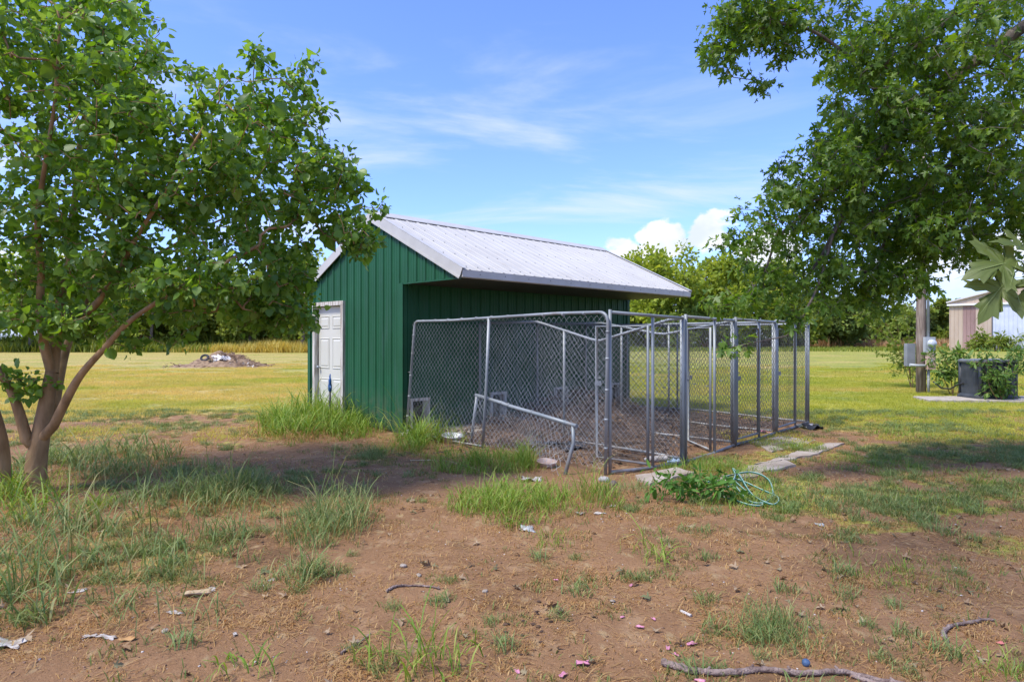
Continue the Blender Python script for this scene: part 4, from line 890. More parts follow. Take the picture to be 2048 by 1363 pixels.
    tot += stuff('rough_meadow', [band(-80, -30, 76, 82, 6000, 1.5, .14), band(-80, -24, 82, 86, 6000, 2.8, .2), band(10, 85, 80, 106, 12000, .5, .08), band(16, 100, 116, 124, 9000, 2.6, .22)], gmat('rough_green_growth', [(.12, .17, .02), (.19, .24, .03), (.27, .28, .04)]), 'rough green growth along the far field edge')
    print('grass tris', tot)
build_grass()

# turf: small tiles of blades repeated over the ground by geometry nodes
def scatter_tiles(name, tiles, pts, which, size, mat, label, rng):
    n = len(pts); me = bpy.data.meshes.new(name); me.vertices.add(n); me.vertices.foreach_set('co', np.stack([pts[:, 0], pts[:, 1], H(pts[:, 0], pts[:, 1])], 1).astype(np.float32).ravel())
    a = me.attributes.new('turn', 'FLOAT_VECTOR', 'POINT'); a.data.foreach_set('vector', np.stack([np.zeros(n), np.zeros(n), rng.random(n) * 6.283], 1).astype(np.float32).ravel())
    a = me.attributes.new('size', 'FLOAT', 'POINT'); a.data.foreach_set('value', np.asarray(size).astype(np.float32))
    for k in range(len(tiles)): a = me.attributes.new('is%d' % k, 'BOOLEAN', 'POINT'); a.data.foreach_set('value', which == k)
    o = link_mesh(name, me, mat); tag(o, label, 'grass', kind='stuff')
    ng = bpy.data.node_groups.new(name + '_scatter', 'GeometryNodeTree'); ng.interface.new_socket(name='Geometry', in_out='INPUT', socket_type='NodeSocketGeometry'); ng.interface.new_socket(name='Geometry', in_out='OUTPUT', socket_type='NodeSocketGeometry')
    gi, go, jn = ng.nodes.new('NodeGroupInput'), ng.nodes.new('NodeGroupOutput'), ng.nodes.new('GeometryNodeJoinGeometry'); L = ng.links.new
    def na(nm, ty): q = ng.nodes.new('GeometryNodeInputNamedAttribute'); q.data_type = ty; q.inputs[0].default_value = nm; return q.outputs[0]
    for k, tile in enumerate(tiles):
        oi = ng.nodes.new('GeometryNodeObjectInfo'); oi.inputs[0].default_value = tile; ip = ng.nodes.new('GeometryNodeInstanceOnPoints'); L(gi.outputs[0], ip.inputs['Points']); L(oi.outputs['Geometry'], ip.inputs['Instance'])
        L(na('is%d' % k, 'BOOLEAN'), ip.inputs['Selection']); L(na('turn', 'FLOAT_VECTOR'), ip.inputs['Rotation']); L(na('size', 'FLOAT'), ip.inputs['Scale']); L(ip.outputs[0], jn.inputs[0])
    L(jn.outputs[0], go.inputs[0]); md = o.modifiers.new('turf', 'NODES'); md.node_group = ng
def tile(n, half, hlo, hhi, wid, curve, mat, rng, seed, rows=3, round_=False):
    if round_: a = rng.random(n) * 6.283; r = half * rng.random(n) ** .7; p = np.stack([np.cos(a) * r, np.sin(a) * r, np.zeros(n) - .008], 1)
    else: p = np.stack([rng.uniform(-half, half, n), rng.uniform(-half, half, n), np.zeros(n) - .01], 1)
    hh = (hlo + (hhi - hlo) * rng.random(n)) * (.6 + .8 * vnoise(p[:, 0] * 5 + 50, p[:, 1] * 5 + 50, 70 + seed)); v, t = blades(p, hh, wid * (.6 + .7 * rng.random(n)), rng, curve, rows)
    me = np_mesh('turf_tile', v, t, True); me.materials.append(mat); return bpy.data.objects.new('turf_tile', me)
def build_lawn():
    rng = np.random.default_rng(9); pts = []
    for y0, y1, st in ((10.4, 22, .95), (22, 46, 1.2)):
        for y in np.arange(y0, y1, st):
            for x in np.arange(-.83 * y - 1, .83 * y + 1, st): pts.append((x + rng.uniform(-.3, .3), y + rng.uniform(-.3, .3)))
    pts = np.array(pts); c = cover(pts[:, 0], pts[:, 1]); pts = pts[rng.random(len(pts)) < sstep(.25, .8, c) * (1 - sstep(20, 46, pts[:, 1]))]; n = len(pts)
    scatter_tiles('lawn_grass', [tile(1500, .55, .03, .08, .008, .9, M_g_lawn, rng, k) for k in range(2)], pts, rng.integers(0, 2, n), .9 + .5 * rng.random(n) + .25 * (pts[:, 1] > 22), M_g_lawn, 'mown green and straw coloured field grass behind the shed', rng)
    # broken turf where the yard thins out to dirt: green and dry clumps
    N = 60000; y = 2.0 + 12 * rng.random(N) ** .75; x = rng.uniform(-.84, .84, N) * (y + .2); u, v = UV(x, y); out = ~((u > -.15) & (u < 6.25) & (v > -4.15) & (v < 3.2))
    c = cover(x, y); dryn = vnoise(x * .8, y * .8, 31) * .6 + vnoise(x * 2.6, y * 2.6, 32) * .4
    k = out & (rng.random(N) < np.maximum(c * .34, .035 * (.3 + dryn) + .10 * sstep(.52, .64, dryn) * sstep(1.2, 3.0, y)))
    x, y, c, dryn = x[k], y[k], c[k], dryn[k]; n = len(x); dry = rng.random(n) < np.where(c < .25, .85, sstep(.36, .66, dryn) * .8 + .1); mixd = (~dry) & (rng.random(n) < .45)
    T = [tile(70, .09, .03, .085, .005, .9, M_g_mix, rng, 3, 3, True), tile(70, .10, .02, .07, .0045, 1.5, M_g_dry, rng, 4, 4, True), tile(60, .08, .03, .10, .005, 1.0, M_g_blue, rng, 5, 4, True), tile(45, .13, .015, .05, .004, 1.9, M_g_dry, rng, 6, 4, True)]
    which = np.where(dry, np.where(rng.random(n) < .5, 1, 3), np.where(mixd, 2, 0))
    scatter_tiles('short_turf', T, np.stack([x, y], 1), which, .55 + .75 * rng.random(n), M_g_mix, 'short patchy green and straw turf over the bare yard', rng); print('turf', n)
build_lawn()
# ------------------------------------------------------------------ objects
def lump(pts_r, n=10, seed=0, flat=.6):          # an irregular stone-like solid
    rng = np.random.default_rng(seed); m = MB(); rows = 5; vs = []
    for i in range(rows + 1):
        th = math.pi * i / rows
        for j in range(n):
            a = 2 * math.pi * j / n; r = pts_r * (1 + rng.normal(0, .13)); vs.append((math.sin(th) * math.cos(a) * r, math.sin(th) * math.sin(a) * r * .8, math.cos(th) * r * flat))
    fs = [(i * n + j, i * n + (j + 1) % n, (i + 1) * n + (j + 1) % n, (i + 1) * n + j) for i in range(rows) for j in range(n)]
    return m.add(vs, fs, True)
def crumple(lx, ly, seed, amp=.25, nx=9, ny=6, curl=.0):   # a crumpled sheet with a little thickness
    rng = np.random.default_rng(seed); ph = rng.random(4) * 6; m = MB(); vs = []
    for i in range(nx):
        for j in range(ny):
            u, v = i / (nx - 1) - .5, j / (ny - 1) - .5; ed = 1 + .18 * math.sin(7 * math.atan2(v, u) + ph[0])
            z = amp * ly * (.5 + .5 * math.sin(6 * u + ph[1] + 3 * v)) * (.4 + rng.random() * .6) + curl * ly * (2 * v) ** 2
            vs.append((u * lx * ed, v * ly * ed, z))
    fs = [(i * ny + j, (i + 1) * ny + j, (i + 1) * ny + j + 1, i * ny + j + 1) for i in range(nx - 1) for j in range(ny - 1)]
    return m.add(vs, fs, True)
def put(o, px, py, rz=0., dz=.004): g = GH(px, py); o.location = g + Vector((0, 0, dz)); o.rotation_euler = (0, 0, rz); return o
def sheetobj(name, lx, ly, mat, px, py, rz, seed, label, cat, amp=.25, group=None, curl=0., dz=.006):
    if cat in ('scrap', 'card'): lx *= .6; ly *= .6; amp *= .55
    o = crumple(lx, ly, seed, amp, curl=curl).build(name, mat); md = o.modifiers.new('thickness', 'SOLIDIFY'); md.thickness = .002; put(o, px, py, rz, dz); return tag(o, label, cat, group)

# --- heap of debris in the field
def debris_heap():
    rng = np.random.default_rng(3); b = GH(440, 733); root = empty('debris_heap', b); tag(root, 'low heap of brush, soil and white rubbish out in the mown field', 'debris heap')
    m = MB(); nx, ny = 46, 26; vs = []
    for i in range(nx):
        for j in range(ny):
            u, v = i / (nx - 1) * 2 - 1, j / (ny - 1) * 2 - 1; x, y = u * 2.9, v * 1.5
            e = max(0, 1 - (abs(u) ** 2.2 + v * v)); hgt = .60 * e ** 1.1 * math.exp(-((u - .15) / .55) ** 2) + .16 * e; hgt *= .7 + .6 * float(vnoise(x * 2 + 9, y * 2, 81)); hgt += (float(vnoise(x * 7, y * 7, 82)) - .5) * .16 * min(1, e * 3)
            vs.append((x, y, hgt - .03))
    m.add(vs, [(i * ny + j, (i + 1) * ny + j, (i + 1) * ny + j + 1, i * ny + j + 1) for i in range(nx - 1) for j in range(ny - 1)], True)
    m.build('soil_mound', pmat('heap_soil', (.16, .10, .06), (.34, .235, .14), 5, .95, bump=.6, bscale=9), root)
    tw = MB()
    for k in range(560):
        u = rng.normal(.1, .42); v = rng.normal(-.1, .4); z = .75 * math.exp(-((u - .15) / .5) ** 2) * max(.1, 1 - v * v); a = rng.random() * 6.28; l = .25 + .55 * rng.random()
        p = Vector((u * 2.6, v * 1.2, z * .9)); d = Vector((math.cos(a), math.sin(a), rng.normal(0, .25))) * l; tw.tube([p - d / 2, p + Vector((0, 0, .05)), p + d / 2], .008 + .016 * rng.random(), 4, False)
    tag(tw.build('brushwood', pmat('dead_brush', (.22, .13, .07), (.42, .29, .18), 3, .9), root), kind='stuff')
    MW = pmat('dirty_white_scrap', (.5, .47, .43), (.74, .72, .69), 4, .7)
    for k, (x, y, z, lx, ly) in enumerate(((.25, -.75, .46, .7, .4), (.65, -.8, .40, .5, .35), (-.15, -.85, .3, .45, .3), (1.35, -.6, .22, .5, .3), (1.7, -.7, .12, .4, .25), (.95, -1.0, .14, .4, .2), (2.1, -1.0, .02, .4, .2), (.0, -.6, .55, .3, .25))):
        o = crumple(lx, ly, k + 60, .5).build('white_scrap', MW, root); o.location = (x, y, z); o.rotation_euler = (.5, 0, k)
    t = MB(); pr = [(.18 + .06 * math.cos(a), .055 * math.sin(a)) for a in np.linspace(0, 2 * math.pi, 11)]; t.lathe(pr, 20); o = t.build('tyre', pmat('old_rubber', (.025, .027, .03), (.05, .052, .056), 8, .8), root); o.location = (-.45, -.85, .52); o.rotation_euler = (.9, .25, 0)
debris_heap()

# --- wooden pole with the electric meter
M_pole = pmat('weathered_pole_wood', (.17, .12, .09), (.36, .29, .23), 6, .9, bump=.6, bscale=24, stretch=(5, 5, .35))
M_greyp = pmat('grey_enamel', (.36, .38, .38), (.45, .47, .47), 4, .5); M_pink = pmat('faded_pinkish_box', (.50, .34, .26), (.60, .44, .36), 7, .7); M_glass = pmat('meter_glass', (.5, .53, .54), None, rough=.1, spec=.6)
def utility_pole():
    b = GH(1842, 786); root = empty('utility_pole', b); tag(root, 'weathered wooden pole carrying a round electric meter right of the field', 'utility pole')
    m = MB(); m.tube([(0, 0, -.3), (0, 0, 1.5), (.01, 0, 4), (.03, 0, 8.2)], [.128, .125, .12, .10], 14); m.build('pole', M_pole, root)
    MB().tube([(.13, -.13, -.05), (.13, -.13, .72)], .035, 10).build('conduit', M_greyp, root)
    MB().tube([(.10, -.16, 1.55), (.10, -.16, 4.5), (.11, -.15, 7.9)], .036, 10).build('conduit', M_greyp, root)
    m = MB(); m.box((-.04, -.27, 1.18), (.24, -.155, 1.60)); mb = m.build('meter_box', M_greyp, root)
    m = MB(); m.lathe([(.115, 0), (.115, .03), (.10, .035), (.095, .10), (.07, .125), (0, .13)], 20, (.12, -.272, 1.42), (0, -1, 0)); m.build('meter_dome', M_glass, mb)
    m = MB(); m.box((.08, -.385, 1.42), (.17, -.375, 1.45)); m.build('meter_dial', M_dark, mb)
    m = MB(); m.box((.02, -.26, .70), (.25, -.155, 1.16)); bx = m.build('breaker_box', M_pink, root)
    m = MB(); m.box((.045, -.27, .76), (.225, -.262, 1.10)); m.build('cover', M_pink, bx)
    m = MB(); m.box((.10, -.278, .90), (.17, -.272, 1.0)); m.build('switch_plate', M_greyp, bx)
    m = MB(); m.box((-.40, -.02, .78), (-.17, .14, 1.42)); m.build('side_cabinet', pmat('dull_grey_cabinet', (.20, .21, .21), (.27, .28, .28), 3, .6), root)
    MB().tube([(-.42, -.17, .82), (-.2, -.20, .80), (.06, -.20, .80)], .04, 10).build('cross_pipe', M_greyp, root)
    MB().tube([(.05, -.16, 4.4), (.00, -.175, 3.6), (.06, -.17, 2.9), (.13, -.175, 2.4), (.14, -.18, 1.6)], .011, 6).build('service_cable', M_dark, root)
utility_pole()
pb = GH(1842, 786); ab = GH(1975, 798)
m = MB(); p0 = pb + Vector((.22, -.2, .35)); p1 = ab + Vector((-.55, .1, .42)); m.tube([p0 - p0, mid(p0, p1, .3) - p0 - UP * .17, mid(p0, p1, .6) - p0 - UP * .17, mid(p0, p1, .85) - p0 - UP * .04, p1 - p0], .02, 8)
tag(m.build('power_cable', M_dark, None, p0), 'black cable sagging from the wooden pole to the air conditioner', 'cable')

# --- condenser on its pad
def condenser():
    root = empty('air_conditioner', ab + UP * .05, .05); tag(root, 'dark grey outdoor air conditioner half hidden by a vine on a concrete pad', 'air conditioner')
    MC = pmat('dark_grey_plastic', (.03, .034, .036), (.055, .06, .062), 5, .55); ML = pmat('lid_grey', (.11, .12, .125), (.16, .17, .175), 5, .5)
    hx, hy, z1, c = .53, .42, .98, .16
    def ring(k, z): a, b_, cc = hx + k, hy + k, c; return [(-a + cc, -b_, z), (a - cc, -b_, z), (a, -b_ + cc, z), (a, b_ - cc, z), (a - cc, b_, z), (-a + cc, b_, z), (-a, b_ - cc, z), (-a, -b_ + cc, z)]
    def loft(rs): m = MB(); n = 8; vs = [p for r in rs for p in r]; m.add(vs, [(i * n + j, i * n + (j + 1) % n, (i + 1) * n + (j + 1) % n, (i + 1) * n + j) for i in range(len(rs) - 1) for j in range(n)] + [tuple((len(rs) - 1) * n + j for j in range(n)), tuple(reversed(range(n)))]); return m
    loft([ring(-.02, .05), ring(-.02, z1 - .06)]).build('cabinet', MC, root); loft([ring(.045, 0), ring(.045, .05), ring(0, .11)]).build('base', MC, root); loft([ring(.03, z1 - .07), ring(.035, z1 - .03), ring(0, z1)]).build('lid', ML, root)
    for x in np.linspace(-hx + c + .04, hx - c - .04, 5):
        m = MB(); m.box((x - .05, -hy - .004, .13), (x + .05, -hy + .0195, z1 - .09)); m.build('front_slat', MC, root)
    for sx in (-1, 1):
        for sy in (-1, 1):
            p = Vector((sx * (hx - c / 2), sy * (hy - c / 2), 0)); MB().tube([p + UP * .06, p + UP * (z1 - .08)], .05, 8).build('corner_post', MC, root)
condenser()
sl_ = GH(1960, 803); slab('concrete_pad', [sl_ + Vector((-1.2, .05, 0)), sl_ + Vector((2.2, -.45, 0)), sl_ + Vector((2.3, 1.1, 0)), sl_ + Vector((-1.0, 1.0, 0))], -.1, .05, 'pale concrete pad under the dark air conditioner', M_conc)

# --- leafy shrubs and saplings
def shrub(name, label, base, stems, leaf, kind, size, per, seed, cat='shrub', mat=None, bark=M_bark, spread=.12, twigs=26, rad=.35, r0=.014):
    rng = np.random.default_rng(seed); base = Vector(base); root = empty(name, base); tag(root, label, cat); T = Tree(); ends = []
    for pts in stems: T.limb([base + Vector(p) for p in pts], r0, .004); ends += [np.array(base + Vector(p)) for p in pts[1:]]
    ends = np.array(ends); att = ends[rng.integers(0, len(ends), twigs)] + rng.normal(0, rad * .5, (twigs, 3)); att[:, 2] = np.maximum(att[:, 2], base.z + .05)
    T.grow(att, rng, .1, 0, .02, .002); T.radii(2.4, .002, r0)
    T.wood('stems', bark, root, None, 6)
    v, t = scatter_leaves(T.tips, T.p, kind, per, size, rng, spread, .45, .25, .9, .3); link_mesh('foliage', np_mesh('foliage', v - np.array(base), t, True), mat or leaf, root)
shrub('sapling', 'thin many stemmed sapling growing against the wooden pole', GH(1822, 775), [[(0, 0, 0), (-.05, 0, .6), (-.4, 0, 1.2), (-.9, -.1, 1.7), (-1.5, -.1, 2.0)], [(0, 0, 0), (-.1, 0, .8), (-.3, .1, 1.6), (-.5, .1, 2.5)], [(.05, 0, 0), (.05, 0, .9), (-.08, 0, 1.7), (-.2, 0, 2.6)], [(0, 0, 0), (-.3, 0, 1.0), (-.75, .1, 2.0), (-1.1, .1, 2.5)]], M_leaf_m, 'maple', .085, 9, 41, 'sapling', leafmat('sapling_leaf', [(.12, .18, .025), (.18, .25, .035), (.26, .32, .05)]), twigs=170, rad=.6)
shrub('shrub', 'bright leafy shrub standing between the pole and the air conditioner', GH(1905, 790), [[(0, 0, 0), (-.05, 0, .5), (-.2, 0, 1.0), (-.4, 0, 1.3)], [(0, 0, 0), (.1, 0, .6), (.1, -.05, 1.1)], [(.1, 0, 0), (.25, -.05, .4), (.35, -.1, .85)], [(-.05, 0, 0), (-.3, 0, .6), (-.5, 0, .9)]], leafmat('fresh_shrub_leaf', [(.09, .17, .03), (.14, .24, .04), (.22, .31, .06)]), 'lance', .14, 12, 42, twigs=60, rad=.3)
shrub('vine', 'leafy vine climbing over the front of the air conditioner', ab + Vector((-.05, -.55, .05)), [[(0, 0, 0), (-.1, 0, .4), (-.3, 0, .75), (-.35, .05, 1.0)], [(0, 0, 0), (.1, 0, .5), (.25, .05, .95), (.6, .1, .98)], [(.0, 0, 0), (.05, -.05, .3), (.0, -.08, .6)], [(-.1, 0, 0), (-.3, -.02, .3), (-.35, 0, .6)]], M_leaf_far[1], 'lance', .12, 11, 43, 'vine', leafmat('vine_leaf', [(.07, .14, .025), (.11, .2, .035), (.17, .26, .05)]), twigs=95, rad=.3)
shrub('weed_plant', 'lush broad leaved weed beside the green garden hose', GH(1375, 1000), [[(0, 0, 0), (-.1, 0, .08), (-.26, 0, .14)], [(0, 0, 0), (.05, .05, .14), (.1, .1, .22)], [(0, 0, 0), (.2, 0, .10), (.36, .05, .14)], [(0, 0, 0), (-.02, -.08, .14), (-.05, -.2, .2)], [(0, 0, 0), (.15, -.1, .12), (.28, -.18, .16)]], M_leaf_l, 'lance', .085, 10, 44, 'plant', leafmat('weed_leaf', [(.06, .15, .02), (.09, .21, .03), (.14, .28, .045)]), twigs=40, rad=.15, r0=.006, spread=.06)
shrub('field_bush', 'rough green bush growing against the metal barn', (58.6, 83.2, 0), [[(0, 0, 0), (0, 0, .6), (-1.2, 0, 1.3)], [(0, 0, 0), (1.2, 0, .9), (2.6, 0, 1.2)], [(0, 0, 0), (.6, 0, 1), (.9, 0, 1.7)], [(2, 0, 0), (3.4, 0, .8), (4.2, 0, 1.1)]], None, 'lance', .5, 16, 45, 'bush', M_leaf_far[1], twigs=60, rad=1.1, r0=.03, spread=.45)

# --- metal barn
def barn():
    X0, Y0, ez, rx, rz = 58.3, 88., 6.4, 12.5, 9.7; root = empty('metal_barn', (X0, Y0, 0), math.radians(-45)); tag(root, 'large tan metal barn with a pale sliding door beyond the field', 'barn')
    tan = pmat('tan_barn_steel', (.44, .34, .25), (.50, .40, .30), 1.5, .6, stretch=(1, 1, .2)); pur = pmat('faded_red_barn_steel', (.27, .17, .15), (.36, .23, .20), 1, .6, stretch=(1, 1, .3)); blu = pmat('pale_blue_grey_steel', (.50, .54, .62), (.58, .62, .69), 1, .5); wht = pmat('white_track', (.75, .76, .77))
    tz = lambda s: ez + (rz - ez) * (1 - abs(s - rx) / rx)
    for (a, b_, mt) in ((0, 1.54, tan), (1.54, 2.96, pur), (2.96, 4.72, tan)): sheet(a, b_, lambda s: 0., lambda s: 5.95, lambda s, d, t: (s, -d, t), pitch=.45, hgt=.05).build('wall_panel', mt, root)
    for k in range(5): sheet(k * 5., k * 5. + 5, lambda s: 5.95, tz, lambda s, d, t: (s, .02 - d, t), pitch=.45, hgt=.04).build('gable_panel', tan, root)
    sheet(14.8, 25, lambda s: 0., lambda s: 5.95, lambda s, d, t: (s, -d, t), pitch=.45, hgt=.05).build('wall_panel', tan, root)
    dr = sheet(4.72, 14.8, lambda s: .05, lambda s: 5.95, lambda s, d, t: (s, -.12 - d, t), pitch=.45, hgt=.05).build('sliding_door', blu, root); MB().box((4.67, -.2, .05), (4.78, -.08, 5.95)).build('door_edge', pmat('door_edge_steel', (.12, .12, .14)), dr)
    MB().box((-.2, -.35, 5.95), (25.2, -.02, 6.18)).build('door_track', wht, root)
    for s in (-1, 1):
        m = MB(); xe = rx + s * (rx + .3); m.add([(xe, -.3, ez - .08), (rx, -.3, rz), (rx, 24, rz), (xe, 24, ez - .08), (xe, -.3, ez + .1), (rx, -.3, rz + .18), (rx, 24, rz + .18), (xe, 24, ez + .1)], [(0, 1, 2, 3), (4, 7, 6, 5), (0, 4, 5, 1), (3, 2, 6, 7), (0, 3, 7, 4), (1, 5, 6, 2)]); m.build('roof_slope', pmat('barn_roof_steel', (.55, .52, .5), (.62, .6, .58), 1), root)
    MB().box((0, .05, 0), (.05, 24, ez)).build('side_wall', tan, root); MB().box((24.95, .05, 0), (25, 24, ez)).build('side_wall', tan, root)
barn()
# --- overhead wire passing far behind
m = MB(); a_, b_ = P(1180, 690, 150), P(1800, 180, 48); m.tube([mid(a_, b_, t) - a_ - UP * 2.2 * math.sin(math.pi * t) for t in np.linspace(0, 1, 14)], .02, 5); tag(m.build('overhead_wire', M_dark, None, a_), 'thin dark overhead wire rising behind the field trees', 'wire')

# --- blue handled yard hydrant by the shed door
def hydrant():
    b = W(-.38, 1.62); b.z = h1(b.x, b.y); root = empty('yard_hydrant', b, .4); tag(root, 'thin yard hydrant with a blue handle in the grass by the shed door', 'hydrant'); MBl = pmat('blue_paint', (.02, .07, .2), (.03, .10, .28), 6, .45)
    MB().tube([(0, 0, -.1), (0, 0, .62)], .018, 10).build('riser', M_dark, root)
    m = MB(); m.lathe([(.02, .60), (.032, .62), (.034, .70), (.026, .74), (.026, .80), (.012, .84), (0, .84)], 12); m.tube([(0, 0, .69), (0, -.06, .69), (0, -.10, .655)], .017, 8); m.build('head', MBl, root)
    m = MB(); m.tube([(0, .02, .81), (0, .05, .85), (0, -.02, .90), (0, -.05, .72)], .011, 8); m.build('handle', MBl, root)
hydrant()

# --- brush heap and rubbish inside the runs
def brush_pile():
    rng = np.random.default_rng(8); b = W(2.5, -1.55); root = empty('brush_pile', b); tag(root, 'tangled heap of dry grey brown twigs inside the kennel runs', 'brush pile'); mb = pmat('dry_twigs', (.08, .055, .04), (.21, .155, .115), 4, .95); m = MB()
    for k in range(1700):
        u = rng.normal(0, 1.25); v = rng.normal(-.15, .6); e = math.exp(-(u / 1.7) ** 2 - (v / 1.0) ** 2); z = .66 * e * rng.random() ** .7 + .02
        a = rng.random() * 6.28; l = .12 + .3 * rng.random() ** 1.5; p = EU * u + EV * v + UP * z; d = Vector((math.cos(a), math.sin(a), rng.normal(0, .35))) * l; r = .003 + .005 * rng.random() ** 3
        q = p + d / 2 + Vector(rng.normal(0, .05, 3)); w_ = p - d / 2; w_.z = max(w_.z, .01); q.z = max(q.z, .01); m.tube([w_, p + Vector(rng.normal(0, .03, 3)), q], r, 4, False)
    tag(m.build('twigs', mb, root), kind='stuff')
    mo = MB(); nx, ny = 30, 14; vs = []
    for i in range(nx):
        for j in range(ny):
            u, v = i / (nx - 1) * 2 - 1, j / (ny - 1) * 2 - 1; e = max(0, 1 - u * u - v * v); p = EU * u * 2.3 + EV * v * 1.3; vs.append((p.x, p.y, .36 * e * (.5 + float(vnoise(u * 6 + 3, v * 4, 90))) - .02))
    mo.add(vs, [(i * ny + j, (i + 1) * ny + j, (i + 1) * ny + j + 1, i * ny + j + 1) for i in range(nx - 1) for j in range(ny - 1)], True); mo.build('leaf_mould', pmat('leaf_mould', (.075, .05, .035), (.19, .13, .09), 16, .95, bump=.8, bscale=40), root)
    for k, (u, v, du, dv) in enumerate(((.6, -.55, 1.1, -.25), (-.4, -.6, .7, .35))):
        p = EU * u + EV * v + UP * .12; q = p + EU * du + EV * dv - UP * .05; MB().tube([p, mid(p, q, .4) + UP * .03, mid(p, q, .75), q], [.045, .04, .035, .028], 8).build('log', M_bark2, root)
brush_pile()
def twig_litter():
    rng = np.random.default_rng(18); m = MB()
    for k in range(1500):
        u, v = rng.uniform(.2, 6.0), rng.uniform(-3.9, -.3); p = W(u, v); p.z = h1(p.x, p.y) + .015; a = rng.random() * 6.28; l = .06 + .35 * rng.random() ** 2; d = Vector((math.cos(a), math.sin(a), rng.normal(0, .05))) * l
        m.tube([p - d / 2, p + Vector((0, 0, .01)) + Vector(rng.normal(0, .01, 3)), p + d / 2], .002 + .006 * rng.random() ** 3, 4, False)
    tag(m.build('twig_litter', pmat('fallen_twigs', (.13, .09, .06), (.36, .28, .21), 5, .9)), 'small broken twigs littering the floor of the kennel runs', 'twigs', kind='stuff')
twig_litter()
def run_litter():
    rng = np.random.default_rng(28); n = 1300; u, v = rng.uniform(.1, 6.1, n), rng.uniform(-4.0, -.2, n); p = np.array([W(a, b_) for a, b_ in zip(u, v)]); p[:, 2] = np.maximum(H(p[:, 0], p[:, 1]), np.where(v > -1.1, .045, -1)) + .012
    a = rng.random(n) * 6.283; d = np.stack([np.cos(a), np.sin(a), rng.normal(0, .2, n)], 1); nr = rng.normal(0, .5, (n, 3)) + np.array([0, 0, 1.]); tv, tt = LT['maple']; tv = tv.copy(); tv[:, 2] *= 2.5
    vv, t = place(tv, tt, p, rot_frames(d, nr), (.03 + .04 * rng.random(n))[:, None] * np.ones((1, 3)))
    tag(link_mesh('leaf_litter', np_mesh('leaf_litter', vv, t), leafmat('brown_leaf_litter', [(.07, .045, .03), (.13, .085, .055), (.22, .15, .10)], .05, .85, .2)), 'brown dead leaf litter on the floor of the kennel runs', 'leaves', kind='stuff')
run_litter()
M_wscrap = pmat('weathered_white_plastic', (.28, .23, .18), (.56, .53, .48), 18, .75); M_beige = pmat('beige_card', (.38, .28, .16), (.50, .40, .26), 6, .85); M_pinkp = pmat('pink_plastic', (.50, .19, .27), (.60, .28, .36), 10, .5); M_grey = pmat('grey_stone', (.30, .28, .26), (.45, .43, .40), 8, .9); M_tanst = pmat('tan_stone', (.26, .21, .16), (.44, .38, .31), 30, .95, bump=.6, bscale=60); M_rub = pmat('black_rubber', (.03, .032, .036), (.06, .063, .07), 7, .8)
for k, (px, py, u) in enumerate(((1330, 868, 0), (1395, 852, 0), (1290, 850, 0), (1440, 880, 0))):
    pass
o = lump(.16, 12, 4, .4).build('white_bottle', M_wscrap); o.scale = (1.6, .5, .7); put(o, 1322, 918, .2, .03); tag(o, 'crushed pale plastic jug lying inside the first kennel gate', 'bottle')
sheetobj('blue_wrapper', .18, .10, pmat('blue_film', (.25, .38, .5), (.5, .58, .62), 9, .4), 1345, 924, .6, 12, 'crumpled pale blue wrapper by the first kennel gate', 'wrapper', .7)
sheetobj('rubber_mat', .75, .42, M_rub, 1150, 893, .7, 13, 'dark torn rubber mat lying inside the first run', 'mat', .12)
sheetobj('rubber_mat', .5, .3, M_rub, 1098, 889, .3, 14, 'smaller dark rubber scrap left of the torn mat', 'mat', .14)
sheetobj('pink_rag', .22, .14, M_pinkp, 1530, 865, .2, 15, 'pink rag on the rail of the third kennel run', 'rag', .4)
sheetobj('dark_bag', .28, .2, M_rub, 1628, 857, .2, 16, 'dark plastic bag beside the far kennel post', 'bag', .5); sheetobj('white_bag', .34, .18, M_wscrap, 1612, 853, .4, 17, 'white plastic bag beside the far kennel post', 'bag', .5)
def bowl(name, r, h, px, py, mat, label):
    m = MB(); m.lathe([(0, .008), (r * .72, .008), (r * .95, h), (r * 1.06, h + .004), (r * 1.06, h - .006), (r, h - .012), (r * .86, .0), (0, .0)], 24); o = m.build(name, mat); put(o, px, py, 0, .0); o.rotation_euler = (.10, .06, 0); tag(o, label, 'bowl')
bowl('metal_bowl', .16, .11, 905, 884, pmat('dull_steel_bowl', (.55, .56, .56), (.7, .7, .7), 6, .35, .4), 'shiny metal dog bowl in the grass by the first dog door')
bowl('clay_bowl', .12, .07, 1093, 930, pmat('pinkish_clay', (.40, .28, .23), (.52, .40, .34), 6, .8), 'pinkish dog bowl under the fallen kennel panel')
o = lump(.06, 10, 21, .6).build('grey_stone', M_grey); put(o, 1208, 962, 0, .02); tag(o, 'grey stone at the foot of the near kennel post', 'stone')
o = lump(.04, 10, 22, .8).build('dark_stone', pmat('dark_stone', (.10, .075, .07), (.17, .13, .12), 8, .9)); put(o, 1227, 970, 0, .02); tag(o, 'small dark round stone right of the near kennel post', 'stone')
o = crumple(.2, .13, 23, .5).build('white_rag', M_wscrap); o.modifiers.new('t', 'SOLIDIFY').thickness = .003; put(o, 1063, 958, 0, .0); tag(o, 'crumpled white bag in the grass below the fallen panel', 'bag')
